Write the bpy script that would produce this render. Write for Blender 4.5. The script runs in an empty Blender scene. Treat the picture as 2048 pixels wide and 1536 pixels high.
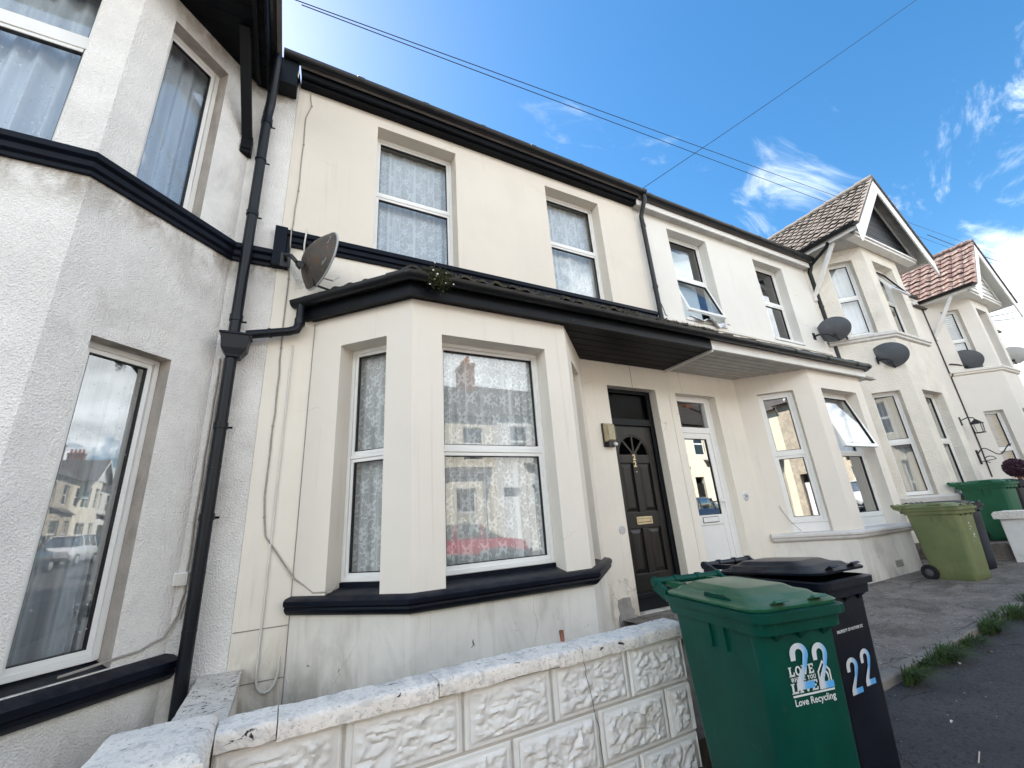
import bpy, bmesh, math, random
import numpy as np
from mathutils import Vector, Matrix, noise as mnoise
R = math.radians
random.seed(7)
SC = bpy.context.scene
COL = SC.collection

# ------------------------------------------------------------------ camera
cam_d = bpy.data.cameras.new('camera')
cam = bpy.data.objects.new('camera', cam_d)
COL.objects.link(cam)
SC.camera = cam
cam_d.sensor_width = 36.0
cam_d.sensor_fit = 'HORIZONTAL'
cam_d.lens = 14.798
cam_d.clip_start = 0.05
cam_d.clip_end = 3000
def cam_matrix(yaw, pitch, roll, loc):
    f = Vector((math.sin(yaw)*math.cos(pitch), math.cos(yaw)*math.cos(pitch), math.sin(pitch)))
    r = Vector((math.cos(yaw), -math.sin(yaw), 0)); u = r.cross(f)
    c, s = math.cos(roll), math.sin(roll)
    r2 = c*r + s*u; u2 = -s*r + c*u
    m = Matrix((r2, u2, -f)).transposed().to_4x4(); m.translation = loc
    return m
cam.matrix_world = cam_matrix(R(28.2657), R(18.2841), R(-4.0671), Vector((0, -4.2, 1.3)))

# ------------------------------------------------------------------ sky, sun, exposure
SUN_AZ, SUN_EL = R(-22), R(52)          # azimuth from +Y towards +X
world = bpy.data.worlds.new('World'); SC.world = world; world.use_nodes = True
SC.view_settings.view_transform = 'Standard'
SC.view_settings.look = 'None'
SC.view_settings.use_curve_mapping = False
SC.view_settings.gamma = 1.0
SC.view_settings.exposure = 1.93
SC.cycles.max_bounces = 10
SC.cycles.diffuse_bounces = 5
SC.cycles.glossy_bounces = 5
SC.cycles.transparent_max_bounces = 16
SC.cycles.caustics_reflective = False
SC.cycles.caustics_refractive = False
sl = bpy.data.lights.new('sun', 'SUN'); sl.energy = 4.2; sl.angle = R(0.53); sl.color = (1.0, .965, .91)
sun = bpy.data.objects.new('sun', sl); COL.objects.link(sun)
sd = Vector((math.sin(SUN_AZ)*math.cos(SUN_EL), math.cos(SUN_AZ)*math.cos(SUN_EL), math.sin(SUN_EL)))
sun.rotation_euler = sd.to_track_quat('Z', 'Y').to_euler()
sun.location = sd*50

# node arithmetic helper ------------------------------------------------
class X:
    def __init__(s, nt, sock): s.nt, s.s = nt, sock
    def op(s, o, *a, clamp=False):
        n = s.nt.nodes.new('ShaderNodeMath'); n.operation = o; n.use_clamp = clamp
        s.nt.links.new(s.s, n.inputs[0])
        for i, v in enumerate(a):
            if isinstance(v, X): s.nt.links.new(v.s, n.inputs[i+1])
            else: n.inputs[i+1].default_value = v
        return X(s.nt, n.outputs[0])
    def __add__(s, o): return s.op('ADD', o)
    def __sub__(s, o): return s.op('SUBTRACT', o)
    def __mul__(s, o): return s.op('MULTIPLY', o)
    def __truediv__(s, o): return s.op('DIVIDE', o)
    def lt(s, o): return s.op('LESS_THAN', o)
    def gt(s, o): return s.op('GREATER_THAN', o)
    def mx(s, o): return s.op('MAXIMUM', o)
    def mn(s, o): return s.op('MINIMUM', o)
    def ss(s, a, b, lo=0., hi=1.):
        n = s.nt.nodes.new('ShaderNodeMapRange'); n.interpolation_type = 'SMOOTHSTEP'
        s.nt.links.new(s.s, n.inputs[0])
        for i, v in enumerate((a, b, lo, hi)): n.inputs[i+1].default_value = v
        return X(s.nt, n.outputs[0])
def nd(nt, t, **k):
    n = nt.nodes.new(t)
    for a, v in k.items(): setattr(n, a, v)
    return n
def lk(nt, a, b): nt.links.new(a.s if isinstance(a, X) else a, b)
def mixc(nt, fac, a, b):
    n = nt.nodes.new('ShaderNodeMix'); n.data_type = 'RGBA'
    for sock, v in ((n.inputs[0], fac), (n.inputs[6], a), (n.inputs[7], b)):
        if isinstance(v, X): nt.links.new(v.s, sock)
        elif hasattr(v, 'is_output'): nt.links.new(v, sock)
        elif isinstance(v, (tuple, list)): sock.default_value = (*v[:3], 1)
        else: sock.default_value = v
    return n.outputs[2]
def noise(nt, vec, scale, detail=4, rough=.55, dist=0, out=0):
    n = nd(nt, 'ShaderNodeTexNoise'); n.inputs['Scale'].default_value = scale
    n.inputs['Detail'].default_value = detail; n.inputs['Roughness'].default_value = rough
    n.inputs['Distortion'].default_value = dist
    if vec is not None: lk(nt, vec, n.inputs['Vector'])
    return X(nt, n.outputs[out])
def vscale(nt, vec, sc):
    n = nd(nt, 'ShaderNodeVectorMath', operation='MULTIPLY'); lk(nt, vec, n.inputs[0]); n.inputs[1].default_value = sc
    return n.outputs[0]

# world shader
CLOUD = 12.5  # cloud brightness, raised so the unseen clouds light the house fronts
def build_world():
    nt = world.node_tree; nt.nodes.clear()
    out = nd(nt, 'ShaderNodeOutputWorld'); bg = nd(nt, 'ShaderNodeBackground')
    bg.inputs[1].default_value = 0.10
    sky = nd(nt, 'ShaderNodeTexSky', sky_type='NISHITA')
    sky.sun_disc = False; sky.sun_elevation = SUN_EL; sky.sun_rotation = SUN_AZ
    sky.altitude = 20; sky.air_density = 1.0; sky.dust_density = .3; sky.ozone_density = 1.0
    tc = nd(nt, 'ShaderNodeTexCoord')
    sep = nd(nt, 'ShaderNodeSeparateXYZ'); lk(nt, tc.outputs['Generated'], sep.inputs[0])
    x, y, z = (X(nt, sep.outputs[i]) for i in range(3))
    den = z.mx(0.0) + .13
    cmb = nd(nt, 'ShaderNodeCombineXYZ'); lk(nt, x/den, cmb.inputs[0]); lk(nt, y/den, cmb.inputs[1])
    p = cmb.outputs[0]
    n1 = noise(nt, p, 1.1, 7, .58, .35); n2 = noise(nt, vscale(nt, p, (1.0, 2.2, 1)), 2.6, 8, .62, .9)
    def blob(d, a, b):
        v = nd(nt, 'ShaderNodeVectorMath', operation='DOT_PRODUCT'); lk(nt, tc.outputs['Generated'], v.inputs[0])
        v.inputs[1].default_value = d
        return X(nt, v.outputs['Value']).ss(math.cos(R(a)), math.cos(R(b)))
    big = blob((.955, .125, .235), 15.5, 4)
    wisp = blob((.765, .345, .535), 12, 2)
    wisp2 = blob((.86, .09, .48), 9, 2)
    street = y.ss(-.05, -.45)*z.ss(.60, .42).mx(x.ss(-.45, -.75)*z.ss(.84, .66))            # unseen clouds added over the far side of the street, filling the facade
    cov = (n1*.55 + n2*.45)
    c_big = (cov + big*.36).ss(.62, .80)
    c_w = (n2 + wisp*.20 + wisp2*.13).ss(.61, .95)*.9
    c_st = (cov + street*.27).ss(.545, .68)
    veil = y.ss(-.10, -.45)*noise(nt, p, .8, 4).ss(.25, .75, .08, .16)     # thin high haze added opposite the sun to brighten panes and facade
    fac = c_big.mx(c_w.mx(c_st)).mx(veil)
    shade = noise(nt, p, 3.0, 5).ss(.3, .75, CLOUD*.6, CLOUD)
    shade = shade*y.ss(.25, -.35, .46, 1.0)     # towards the sun the clouds show their shaded side
    cc = nd(nt, 'ShaderNodeCombineColor')
    lk(nt, shade*.94, cc.inputs[0]); lk(nt, shade, cc.inputs[1]); lk(nt, shade*1.04, cc.inputs[2])
    hs = nd(nt, 'ShaderNodeHueSaturation'); hs.inputs['Saturation'].default_value = 1.33; hs.inputs['Hue'].default_value = .494; hs.inputs['Value'].default_value = .68
    lk(nt, sky.outputs[0], hs.inputs['Color'])
    lk(nt, mixc(nt, fac, hs.outputs[0], cc.outputs[0]), bg.inputs[0])
    lk(nt, bg.outputs[0], out.inputs[0])
build_world()

# ------------------------------------------------------------------ materials
MATS = {}
def M(name, col, rough=.6, var=.06, vs=4, bump=0, bs=60, dirt=None, flake=None, spec=.4, metal=0, bdist=.01, voro=0, coat=0, bands=None, cracks=None, dust=None):
    m = bpy.data.materials.new(name); m.use_nodes = True; nt = m.node_tree
    b = nt.nodes['Principled BSDF']
    b.inputs['Roughness'].default_value = rough; b.inputs['Metallic'].default_value = metal
    b.inputs['Specular IOR Level'].default_value = spec; b.inputs['Coat Weight'].default_value = coat
    pos = nd(nt, 'ShaderNodeNewGeometry').outputs['Position']
    f = noise(nt, pos, vs, 6, .6).ss(.3, .7)
    c = mixc(nt, f, tuple(v*(1-var) for v in col), tuple(min(1, v*(1+var)) for v in col))
    for d in (dirt or []):              # (colour, amount, scale vec, lo, hi)
        g = noise(nt, vscale(nt, pos, d[2]), 1, 7, .62, .6).ss(d[3], d[4], 0, d[1])
        c = mixc(nt, g, c, d[0])
    for bd in (bands or []):            # (colour, amount, z where it starts, z where it is full)
        zz = nd(nt, 'ShaderNodeSeparateXYZ'); lk(nt, pos, zz.inputs[0])
        g = X(nt, zz.outputs[2]).ss(bd[2], bd[3])
        if len(bd) > 4: g = g*X(nt, zz.outputs[2]).ss(bd[4]+.004, bd[4])
        g = g*noise(nt, vscale(nt, pos, (5, 5, 2.2)), 1, 7, .65, .5).ss(.36, .66)*bd[1]
        c = mixc(nt, g, c, bd[0])
    if cracks:                          # (cells per metre, half width, mask threshold, colour, amount)
        wn = nd(nt, 'ShaderNodeTexNoise'); wn.inputs['Scale'].default_value = 5; wn.inputs['Detail'].default_value = 5; lk(nt, pos, wn.inputs['Vector'])
        wv = nd(nt, 'ShaderNodeVectorMath', operation='MULTIPLY_ADD'); lk(nt, wn.outputs['Color'], wv.inputs[0]); wv.inputs[1].default_value = (.22, .22, .22); lk(nt, pos, wv.inputs[2])
        vo = nd(nt, 'ShaderNodeTexVoronoi', feature='DISTANCE_TO_EDGE'); vo.inputs['Scale'].default_value = cracks[0]; lk(nt, wv.outputs[0], vo.inputs['Vector'])
        g = X(nt, vo.outputs['Distance']).ss(cracks[1], cracks[1]*.3)*noise(nt, pos, .9, 2).ss(cracks[2], cracks[2]+.06, 0, cracks[4])
        c = mixc(nt, g, c, cracks[3])
    if dust:                            # settled on faces that look up
        ns = nd(nt, 'ShaderNodeSeparateXYZ'); lk(nt, nd(nt, 'ShaderNodeNewGeometry').outputs['Normal'], ns.inputs[0])
        g = X(nt, ns.outputs[2]).ss(.35, .95)*noise(nt, vscale(nt, pos, (7, 7, 7)), 1, 7, .65).ss(.35, .7, .15, 1)*dust[1]
        c = mixc(nt, g, c, dust[0])
    hsock = None
    if flake:                           # (colour, scale, lo, hi)
        g = noise(nt, vscale(nt, pos, flake[1]), 1, 9, .68, .8).ss(flake[2], flake[3])
        c = mixc(nt, g, c, flake[0]); hsock = g*-1.0
    lk(nt, c, b.inputs['Base Color'])
    if bump:
        h = noise(nt, pos, bs, 6, .6)
        if voro:
            v = nd(nt, 'ShaderNodeTexVoronoi'); v.inputs['Scale'].default_value = voro; lk(nt, pos, v.inputs['Vector'])
            h = h + X(nt, v.outputs[0])*.8
        if hsock: h = h + hsock*.5
        bp = nd(nt, 'ShaderNodeBump'); bp.inputs['Strength'].default_value = bump; bp.inputs['Distance'].default_value = bdist
        lk(nt, h, bp.inputs['Height']); lk(nt, bp.outputs[0], b.inputs['Normal'])
    MATS[name] = m
    return m
GR = (.16, .13, .10)
M('roughcast_grey', (.82, .80, .77), .9, .06, 3, .75, 68, dirt=[((.24, .21, .17), .45, (1.7, 1.7, .9), .54, .80), ((.36, .34, .32), .4, (9, 9, 2.2), .62, .82), ((.10, .08, .06), .9, (26, 26, 22), .735, .78)], bdist=.014, voro=85, spec=.2, bands=[((.23, .185, .13), .85, 3.50, 3.86, 3.86), ((.26, .22, .17), .7, 5.72, 6.15), ((.30, .27, .23), .5, .55, .05)])
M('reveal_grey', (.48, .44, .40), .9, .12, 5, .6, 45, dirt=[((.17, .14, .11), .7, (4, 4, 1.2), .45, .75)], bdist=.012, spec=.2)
M('render_cream', (.70, .645, .562), .75, .025, 1.3, .12, 18, dirt=[((.42, .36, .28), .30, (15, 15, .55), .56, .80), ((.60, .54, .46), .22, (.8, .8, .5), .5, .75), ((.45, .37, .29), .35, (2.2, 2.2, .5), .63, .88), ((.12, .10, .08), .85, (17, 17, 15), .765, .80)], bdist=.006, spec=.25, cracks=(.7, .0026, .54, (.36, .31, .26), .5))
M('render_cream_low', (.80, .75, .66), .72, .03, 1.6, .14, 16, dirt=[((.42, .36, .28), .30, (15, 15, .55), .56, .80), ((.60, .54, .46), .22, (.8, .8, .5), .5, .75), ((.45, .36, .25), .35, (2.6, 2.6, .7), .60, .85), ((.12, .10, .08), .85, (15, 15, 13), .76, .80)], bdist=.006, spec=.25, bands=[((.30, .25, .19), .8, .75, .18)], cracks=(.7, .0026, .54, (.36, .31, .26), .5))
M('render_plinth', (.71, .685, .63), .8, .07, 2, .25, 20, dirt=[((.36, .31, .26), .35, (18, 18, .8), .52, .78), ((.30, .26, .21), .55, (3, 3, 1.2), .5, .8), ((.06, .05, .045), .95, (16, 16, 15), .69, .71)], bdist=.006, bands=[((.33, .30, .26), .75, .55, .05)], cracks=(.8, .0028, .55, (.30, .26, .22), .5))
M('render_bay', (.77, .72, .64), .7, .02, 1.4, .10, 14, dirt=[((.42, .36, .28), .30, (15, 15, .55), .56, .80), ((.60, .54, .46), .22, (.8, .8, .5), .5, .75), ((.45, .38, .3), .22, (3, 3, .7), .62, .88), ((.12, .10, .08), .8, (16, 16, 15), .775, .81)], bdist=.005, spec=.25, cracks=(.7, .0026, .54, (.36, .31, .26), .5))
M('render_white', (.73, .71, .66), .75, .025, 1.3, .12, 18, dirt=[((.42, .36, .28), .30, (15, 15, .55), .56, .80), ((.60, .54, .46), .22, (.8, .8, .5), .5, .75), ((.42, .39, .34), .4, (3, 3, .5), .62, .9), ((.12, .10, .08), .8, (17, 17, 15), .77, .81)], bdist=.006, spec=.25, cracks=(.7, .0026, .54, (.36, .31, .26), .5))
M('roughcast_cream', (.75, .705, .62), .9, .06, 3, .7, 60, dirt=[((.36, .29, .2), .45, (2.2, 2.2, 1), .55, .85)], bdist=.014, voro=46, spec=.2)
M('render_beige', (.70, .66, .60), .85, .03, 2, .2, 30, dirt=[((.4, .34, .27), .3, (3, 3, .7), .6, .9)], bdist=.006)
M('black_paint', (.002, .0042, .0105), .42, .3, 6, .12, 12, dirt=[((.016, .020, .029), .5, (5, 5, 5), .58, .85), ((.35, .33, .3), .8, (30, 30, 30), .745, .775)], bdist=.004, spec=.14, dust=((0.1, 0.1, 0.105), 0.3))
M('black_wood', (.003, .004, .006), .5, .4, 5, .2, 25, dirt=[((.022, .021, .021), .6, (3, 14, 14), .6, .85)], bdist=.004, spec=.14)
M('black_flaking', (.0022, .0036, .006), .45, .3, 6, .4, 20, flake=((.40, .38, .35), (14, 14, 10), .705, .725), bdist=.004, spec=.2)
M('gutter_black', (.009, .010, .012), .36, .25, 6, .05, 30, dirt=[((.04, .038, .035), .5, (5, 5, 5), .55, .85)], spec=.35, dust=((0.1, 0.095, 0.085), 0.45))
M('pipe_navy', (.003, .0055, .010), .38, .25, 6, .1, 25, dirt=[((.035, .032, .032), .45, (7, 7, 3), .58, .85)], bdist=.004, spec=.3)
M('door_black', (.0065, .006, .006), .36, .35, 4, .08, 30, dirt=[((.034, .026, .021), .75, (9, 9, 1.5), .44, .75)], bdist=.003, spec=.35)
M('upvc', (.80, .80, .78), .28, .02, 6, spec=.5, dirt=[((.5, .46, .4), .25, (6, 6, 3), .62, .9)])
M('white_wood', (.74, .73, .70), .55, .05, 5, .15, 30, dirt=[((.35, .31, .27), .5, (3, 14, 14), .58, .85)], bdist=.003)
M('grey_wood', (.46, .45, .43), .7, .12, 5, .25, 30, dirt=[((.2, .19, .17), .6, (2, 9, 9), .55, .8)], bdist=.004)
M('gasket', (.015, .015, .016), .5)
M('sill_white', (.62, .60, .57), .7, .08, 5, .3, 25, dirt=[((.28, .26, .24), .6, (5, 5, 5), .55, .8)], bdist=.005)
M('coping_white', (.88, .81, .715), .85, .05, 7, .9, 70, dirt=[((.46, .44, .42), .5, (26, 26, 32), .47, .66), ((.22, .21, .20), .55, (85, 85, 85), .56, .66)], flake=((.05, .04, .038), (13, 24, 20), .635, .65), bdist=.008)
M('coping_flaky', (.64, .61, .56), .85, .10, 7, .8, 50, dirt=[((.36, .33, .30), .7, (8, 8, 8), .5, .7)], flake=((.04, .026, .024), (26, 38, 24), .575, .59), bdist=.01)
M('block_white', (.82, .80, .755), .75, .05, 3, .5, 32, dirt=[((.50, .43, .32), .55, (3, 3, 4), .5, .75), ((.07, .06, .055), .9, (11, 11, 11), .745, .765)], bdist=.006)
M('mortar', (.55, .52, .47), .9, .1, 8, .4, 60)
M('concrete', (.215, .188, .163), .9, .2, 3, 1.0, 45, dirt=[((.085, .070, .058), .8, (1.9, 2.6, 1), .46, .68), ((.105, .088, .074), .75, (9, 13, 9), .52, .66), ((.50, .46, .41), .9, (42, 42, 42), .625, .65), ((.045, .038, .034), .85, (26, 26, 26), .64, .67)], bdist=.010, voro=60, cracks=(.75, .006, .40, (.03, .026, .022), .85))
M('asphalt', (.074, .072, .076), .92, .2, 3, 1.0, 90, dirt=[((.085, .079, .078), .7, (2, 2, 1), .48, .70), ((.022, .020, .020), .7, (45, 45, 45), .50, .64), ((.20, .19, .18), .8, (70, 70, 70), .64, .68), ((.026, .024, .024), .7, (1.1, 1.1, 1), .56, .7)], bdist=.01, voro=120, cracks=(.5, .005, .47, (.012, .012, .012), .8))
M('kerb_stone', (.22, .20, .175), .9, .14, 6, .6, 40, dirt=[((.12, .11, .09), .6, (7, 7, 7), .52, .72)])
M('earth', (.10, .085, .065), .95, .3, 8, .8, 40)
M('tile_grey', (.175, .148, .126), .9, .25, 8, .4, 40, dirt=[((.085, .072, .062), .75, (8, 8, 8), .48, .68)], bdist=.004)
M('tile_red', (.105, .056, .045), .9, .25, 6, .4, 40, dirt=[((.24, .195, .17), .8, (11, 11, 11), .47, .60), ((.045, .028, .03), .85, (6, 6, 6), .55, .66)], bdist=.004)
M('slate', (.06, .055, .05), .9, .3, 8, .8, 35, dirt=[((.075, .07, .035), .8, (9, 9, 9), .45, .65), ((.17, .14, .11), .6, (24, 24, 24), .6, .7)], bdist=.01)
M('roof_dark', (.085, .075, .07), .9, .2, 4, .5, 30)
M('room', (.42, .41, .40), .9, .05)
M('dish_rusty', (.07, .061, .052), .6, .12, 6, .15, 30, dirt=[((.12, .055, .028), .7, (7, 9, 7), .50, .66), ((.24, .25, .24), .85, (14, 6, 9), .58, .64)], metal=.1, dust=((0.3, 0.3, 0.28), 0.3))
M('dish_rim', (.36, .38, .39), .45, .08)
M('dish_grey', (.105, .115, .13), .5, .06, 4, dirt=[((.16, .165, .17), .4, (8, 8, 8), .5, .7)])
M('dish_pale', (.5, .5, .5), .5, .06)
M('dark_plastic', (.02, .021, .024), .45, .2)
M('cable_grey', (.33, .30, .27), .6, .15, 20)
M('cable_white', (.66, .64, .60), .5, .08)
M('cable_black', (.012, .012, .014), .6)
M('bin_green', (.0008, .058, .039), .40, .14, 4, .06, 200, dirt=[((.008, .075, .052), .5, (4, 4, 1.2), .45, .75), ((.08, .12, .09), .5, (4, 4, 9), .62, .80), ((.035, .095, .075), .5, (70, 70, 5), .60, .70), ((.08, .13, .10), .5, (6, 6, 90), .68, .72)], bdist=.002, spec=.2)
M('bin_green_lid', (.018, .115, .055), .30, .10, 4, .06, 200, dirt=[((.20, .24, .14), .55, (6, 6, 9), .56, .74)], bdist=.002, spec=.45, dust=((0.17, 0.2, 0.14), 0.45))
M('bin_black', (.0045, .0065, .0125), .36, .2, 4, .06, 200, dirt=[((.016, .019, .027), .6, (5, 5, 2), .50, .72), ((.04, .042, .05), .5, (60, 60, 4), .60, .70), ((.09, .09, .09), .4, (8, 8, 80), .69, .73)], bdist=.002, spec=.35, dust=((0.1, 0.1, 0.095), 0.4))
M('bin_olive', (.150, .180, .075), .55, .10, 4, .06, 200, dirt=[((.27, .27, .115), .6, (5, 3, 2), .47, .72), ((.5, .5, .4), .4, (40, 40, 40), .70, .74)], bdist=.002, dust=((0.3, 0.29, 0.18), 0.4))
M('bin_dgreen', (.015, .105, .05), .5, .12, 4, .06, 200, bdist=.002)
M('rubber', (.012, .012, .013), .8)
M('hub_grey', (.08, .085, .09), .6)
M('brass', (.50, .42, .27), .34, .1, 20, metal=.8)
M('steel', (.62, .62, .62), .3, .05, metal=.6)
M('print_white', (.72, .76, .74), .5, .04, 30)
M('print_grey', (.30, .30, .30), .6)
M('lamp_glass', (.42, .37, .25), .25, .1, 30)
M('plate_white', (.75, .76, .78), .25)
M('ink_navy', (.03, .035, .08), .4)
M('net', (.62, .62, .63), .9, .05)
M('cloth_white', (.72, .72, .74), .8, .05)
M('blind_blue', (.60, .68, .72), .8, .04)
M('slat_pale', (.72, .72, .72), .5, .04)
M('slat_brown', (.52, .42, .38), .5, .06)
M('grass', (.046, .084, .026), .7, .4, 40, spec=.2, dirt=[((.17, .15, .07), .9, (45, 45, 45), .58, .66)])
M('weed_dark', (.040, .070, .022), .75, .4, 30, spec=.2)
M('moss', (.055, .06, .018), .95, .5, 30, .5, 80)
M('petal', (.75, .74, .70), .7)
M('dead_leaf', (.36, .25, .13), .8, .2)
M('pale_leaf', (.60, .52, .42), .8, .2)
M('brick_red', (.25, .12, .08), .9, .25, 8, .4, 40)
M('terracotta', (.42, .16, .09), .8, .15)
M('opp_cream', (.74, .68, .54), .85, .04, 2, .2, 30)
M('opp_white', (.76, .75, .70), .8, .04, 2)
M('opp_stone', (.46, .40, .31), .9, .2, 6, .3, 20)
M('car_red', (.42, .012, .02), .22, .05, coat=1)
M('car_blue', (.015, .022, .045), .22, .05, coat=1)
M('car_white', (.7, .7, .7), .25, .03, coat=1)
M('tyre', (.012, .012, .012), .8)
M('cement', (.30, .285, .265), .95, .14, 9, .5, 45)
M('clay', (.22, .09, .055), .9, .3, 12, .4, 50)
M('shrub_leaf', (.035, .055, .02), .7, .4, 30)
M('shrub_purple', (.075, .03, .05), .7, .4, 30)

def holo():
    m = bpy.data.materials.new('number_foil'); m.use_nodes = True; nt = m.node_tree; b = nt.nodes['Principled BSDF']
    pos = nd(nt, 'ShaderNodeTexCoord').outputs['UV']
    sp = nd(nt, 'ShaderNodeSeparateXYZ'); lk(nt, pos, sp.inputs[0])
    f = (X(nt, sp.outputs[0])*1.1 - X(nt, sp.outputs[1])*.35 + noise(nt, pos, 3, 4)*.6).ss(.45, 1.05)
    c = mixc(nt, f, (.66, .70, .72), (.10, .42, .82))
    g = noise(nt, vscale(nt, pos, (9, 14, 1)), 1, 6).ss(.6, .7, 0, .4)
    lk(nt, mixc(nt, g, c, (.40, .46, .50)), b.inputs['Base Color']); b.inputs['Roughness'].default_value = .35
    MATS['number_foil'] = m
holo()
def glass(name, boost=.8, base=.055, tint=(.97, .98, .98), rough=0.0, drops=False):
    m = bpy.data.materials.new(name); m.use_nodes = True; nt = m.node_tree; nt.nodes.clear()
    out = nd(nt, 'ShaderNodeOutputMaterial'); mix = nd(nt, 'ShaderNodeMixShader')
    tr = nd(nt, 'ShaderNodeBsdfTransparent'); tr.inputs[0].default_value = (*tint, 1)
    gl = nd(nt, 'ShaderNodeBsdfGlossy'); gl.inputs['Roughness'].default_value = rough
    gg = nd(nt, 'ShaderNodeNewGeometry'); dp = nd(nt, 'ShaderNodeVectorMath', operation='DOT_PRODUCT')
    lk(nt, gg.outputs['Normal'], dp.inputs[0]); lk(nt, gg.outputs['Incoming'], dp.inputs[1])
    sch = (X(nt, dp.outputs['Value']).op('ABSOLUTE')*-1.0 + 1.0).op('POWER', 4.0)
    pos = nd(nt, 'ShaderNodeNewGeometry').outputs['Position']
    bp = nd(nt, 'ShaderNodeBump'); bp.inputs['Strength'].default_value = .012; bp.inputs['Distance'].default_value = .05
    lk(nt, noise(nt, pos, 1.6, 1), bp.inputs['Height']); lk(nt, bp.outputs[0], gl.inputs['Normal'])
    f = sch*boost + base
    f = f.mn(1.0)*(X(nt, gg.outputs['Backfacing'])*-1.0 + 1.0)      # one reflecting surface per pane
    lk(nt, f, mix.inputs[0]); lk(nt, tr.outputs[0], mix.inputs[1]); lk(nt, gl.outputs[0], mix.inputs[2])
    sh = mix.outputs[0]
    if drops:                            # dried rain spots on the pane
        v = nd(nt, 'ShaderNodeTexVoronoi'); v.inputs['Scale'].default_value = 26; lk(nt, pos, v.inputs['Vector'])
        d = X(nt, v.outputs['Distance']).lt(.14)*noise(nt, pos, 3, 3).ss(.42, .6)*.55
        df = nd(nt, 'ShaderNodeBsdfDiffuse'); df.inputs[0].default_value = (.75, .77, .8, 1)
        m2 = nd(nt, 'ShaderNodeMixShader'); lk(nt, d, m2.inputs[0]); lk(nt, sh, m2.inputs[1]); lk(nt, df.outputs[0], m2.inputs[2]); sh = m2.outputs[0]
    lk(nt, sh, out.inputs[0]); MATS[name] = m
glass('glass', boost=.9, base=.16); glass('glass_drops', drops=True, boost=.9, base=.21); glass('glass_strong', boost=1.0, base=.55, tint=(.55, .58, .58)); glass('glass_obscure', .5, .012, (.10, .12, .12), .18)
def cloth(name, col, alpha, lace=0):
    m = bpy.data.materials.new(name); m.use_nodes = True; nt = m.node_tree; nt.nodes.clear()
    out = nd(nt, 'ShaderNodeOutputMaterial'); mix = nd(nt, 'ShaderNodeMixShader')
    tr = nd(nt, 'ShaderNodeBsdfTransparent')
    df = nd(nt, 'ShaderNodeBsdfDiffuse'); df.inputs[0].default_value = (*col, 1)
    tl = nd(nt, 'ShaderNodeBsdfTranslucent'); tl.inputs[0].default_value = (*col, 1)
    m2 = nd(nt, 'ShaderNodeMixShader'); m2.inputs[0].default_value = .15
    lk(nt, df.outputs[0], m2.inputs[1]); lk(nt, tl.outputs[0], m2.inputs[2])
    uv = nd(nt, 'ShaderNodeTexCoord').outputs['UV']
    if lace:
        sp = nd(nt, 'ShaderNodeSeparateXYZ'); lk(nt, uv, sp.inputs[0])
        u, v = X(nt, sp.outputs[0]), X(nt, sp.outputs[1])
        wn = nd(nt, 'ShaderNodeTexNoise'); wn.inputs['Scale'].default_value = 9; lk(nt, uv, wn.inputs['Vector'])
        wv = nd(nt, 'ShaderNodeVectorMath', operation='MULTIPLY_ADD'); lk(nt, wn.outputs['Color'], wv.inputs[0]); wv.inputs[1].default_value = (.035, .035, 0); lk(nt, uv, wv.inputs[2])
        row = (v/.20).op('FLOOR'); shf = row.op('MODULO', 2.0).op('ABSOLUTE')*.5
        x = ((u/.22 + shf).op('FRACT') - .5)*.22; y = ((v/.20).op('FRACT') - .5)*.20
        r = (x*x + y*y).op('SQRT'); th = y.op('ARCTAN2', x)
        fl = r.lt((th*5.0).op('COSINE')*.015 + .045)*r.gt(.012)
        def cres(ox, oy, R0, dx, dy, R1):
            a = x - ox; b = y - oy; c = x - (ox+dx); d = y - (oy+dy)
            return (a*a + b*b).lt(R0*R0)*(c*c + d*d).gt(R1*R1)
        cr = cres(.066, .045, .036, .010, -.006, .031).mx(cres(-.066, -.04, .036, -.010, .008, .031)).mx(cres(-.05, .062, .028, .006, .008, .023)).mx(cres(.055, -.062, .028, -.006, -.008, .023))
        def arcs(sc, a, b, ns, cut):
            vo = nd(nt, 'ShaderNodeTexVoronoi'); vo.inputs['Scale'].default_value = sc; lk(nt, wv.outputs[0], vo.inputs['Vector'])
            d = X(nt, vo.outputs['Distance']); return d.gt(a)*d.lt(b)*noise(nt, uv, ns, 2).gt(cut)
        pat = fl.mx(cr).mx((arcs(13, .30, .42, 16, .51)*r.gt(.066))).mx(arcs(24, .22, .36, 22, .53)*r.gt(.070)).mx(arcs(40, .0, .22, 30, .53)*r.gt(.064))
        al = pat.ss(0, 1, alpha, .95)
        gath = noise(nt, vscale(nt, uv, (17, .15, 1)), 1, 3).ss(.52, .68, 0, .42)
        al = (al + gath).mn(.97)
    else:
        al = noise(nt, vscale(nt, uv, (14, .4, 1)), 1, 3).ss(.3, .7, alpha-.12, min(1, alpha+.12))
    lk(nt, al, mix.inputs[0]); lk(nt, tr.outputs[0], mix.inputs[1]); lk(nt, m2.outputs[0], mix.inputs[2])
    lk(nt, mix.outputs[0], out.inputs[0]); MATS[name] = m
cloth('lace', (.95, .97, .98), .62, 1); cloth('lace_dense', (.88, .94, .98), .74, 1); cloth('voile', (.80, .88, .97), .93); cloth('voile_grey', (.78, .82, .85), .90); cloth('voile_thin', (.78, .83, .88), .50)  # blue of the reflected sky is partly put into voile and lace_dense

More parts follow.
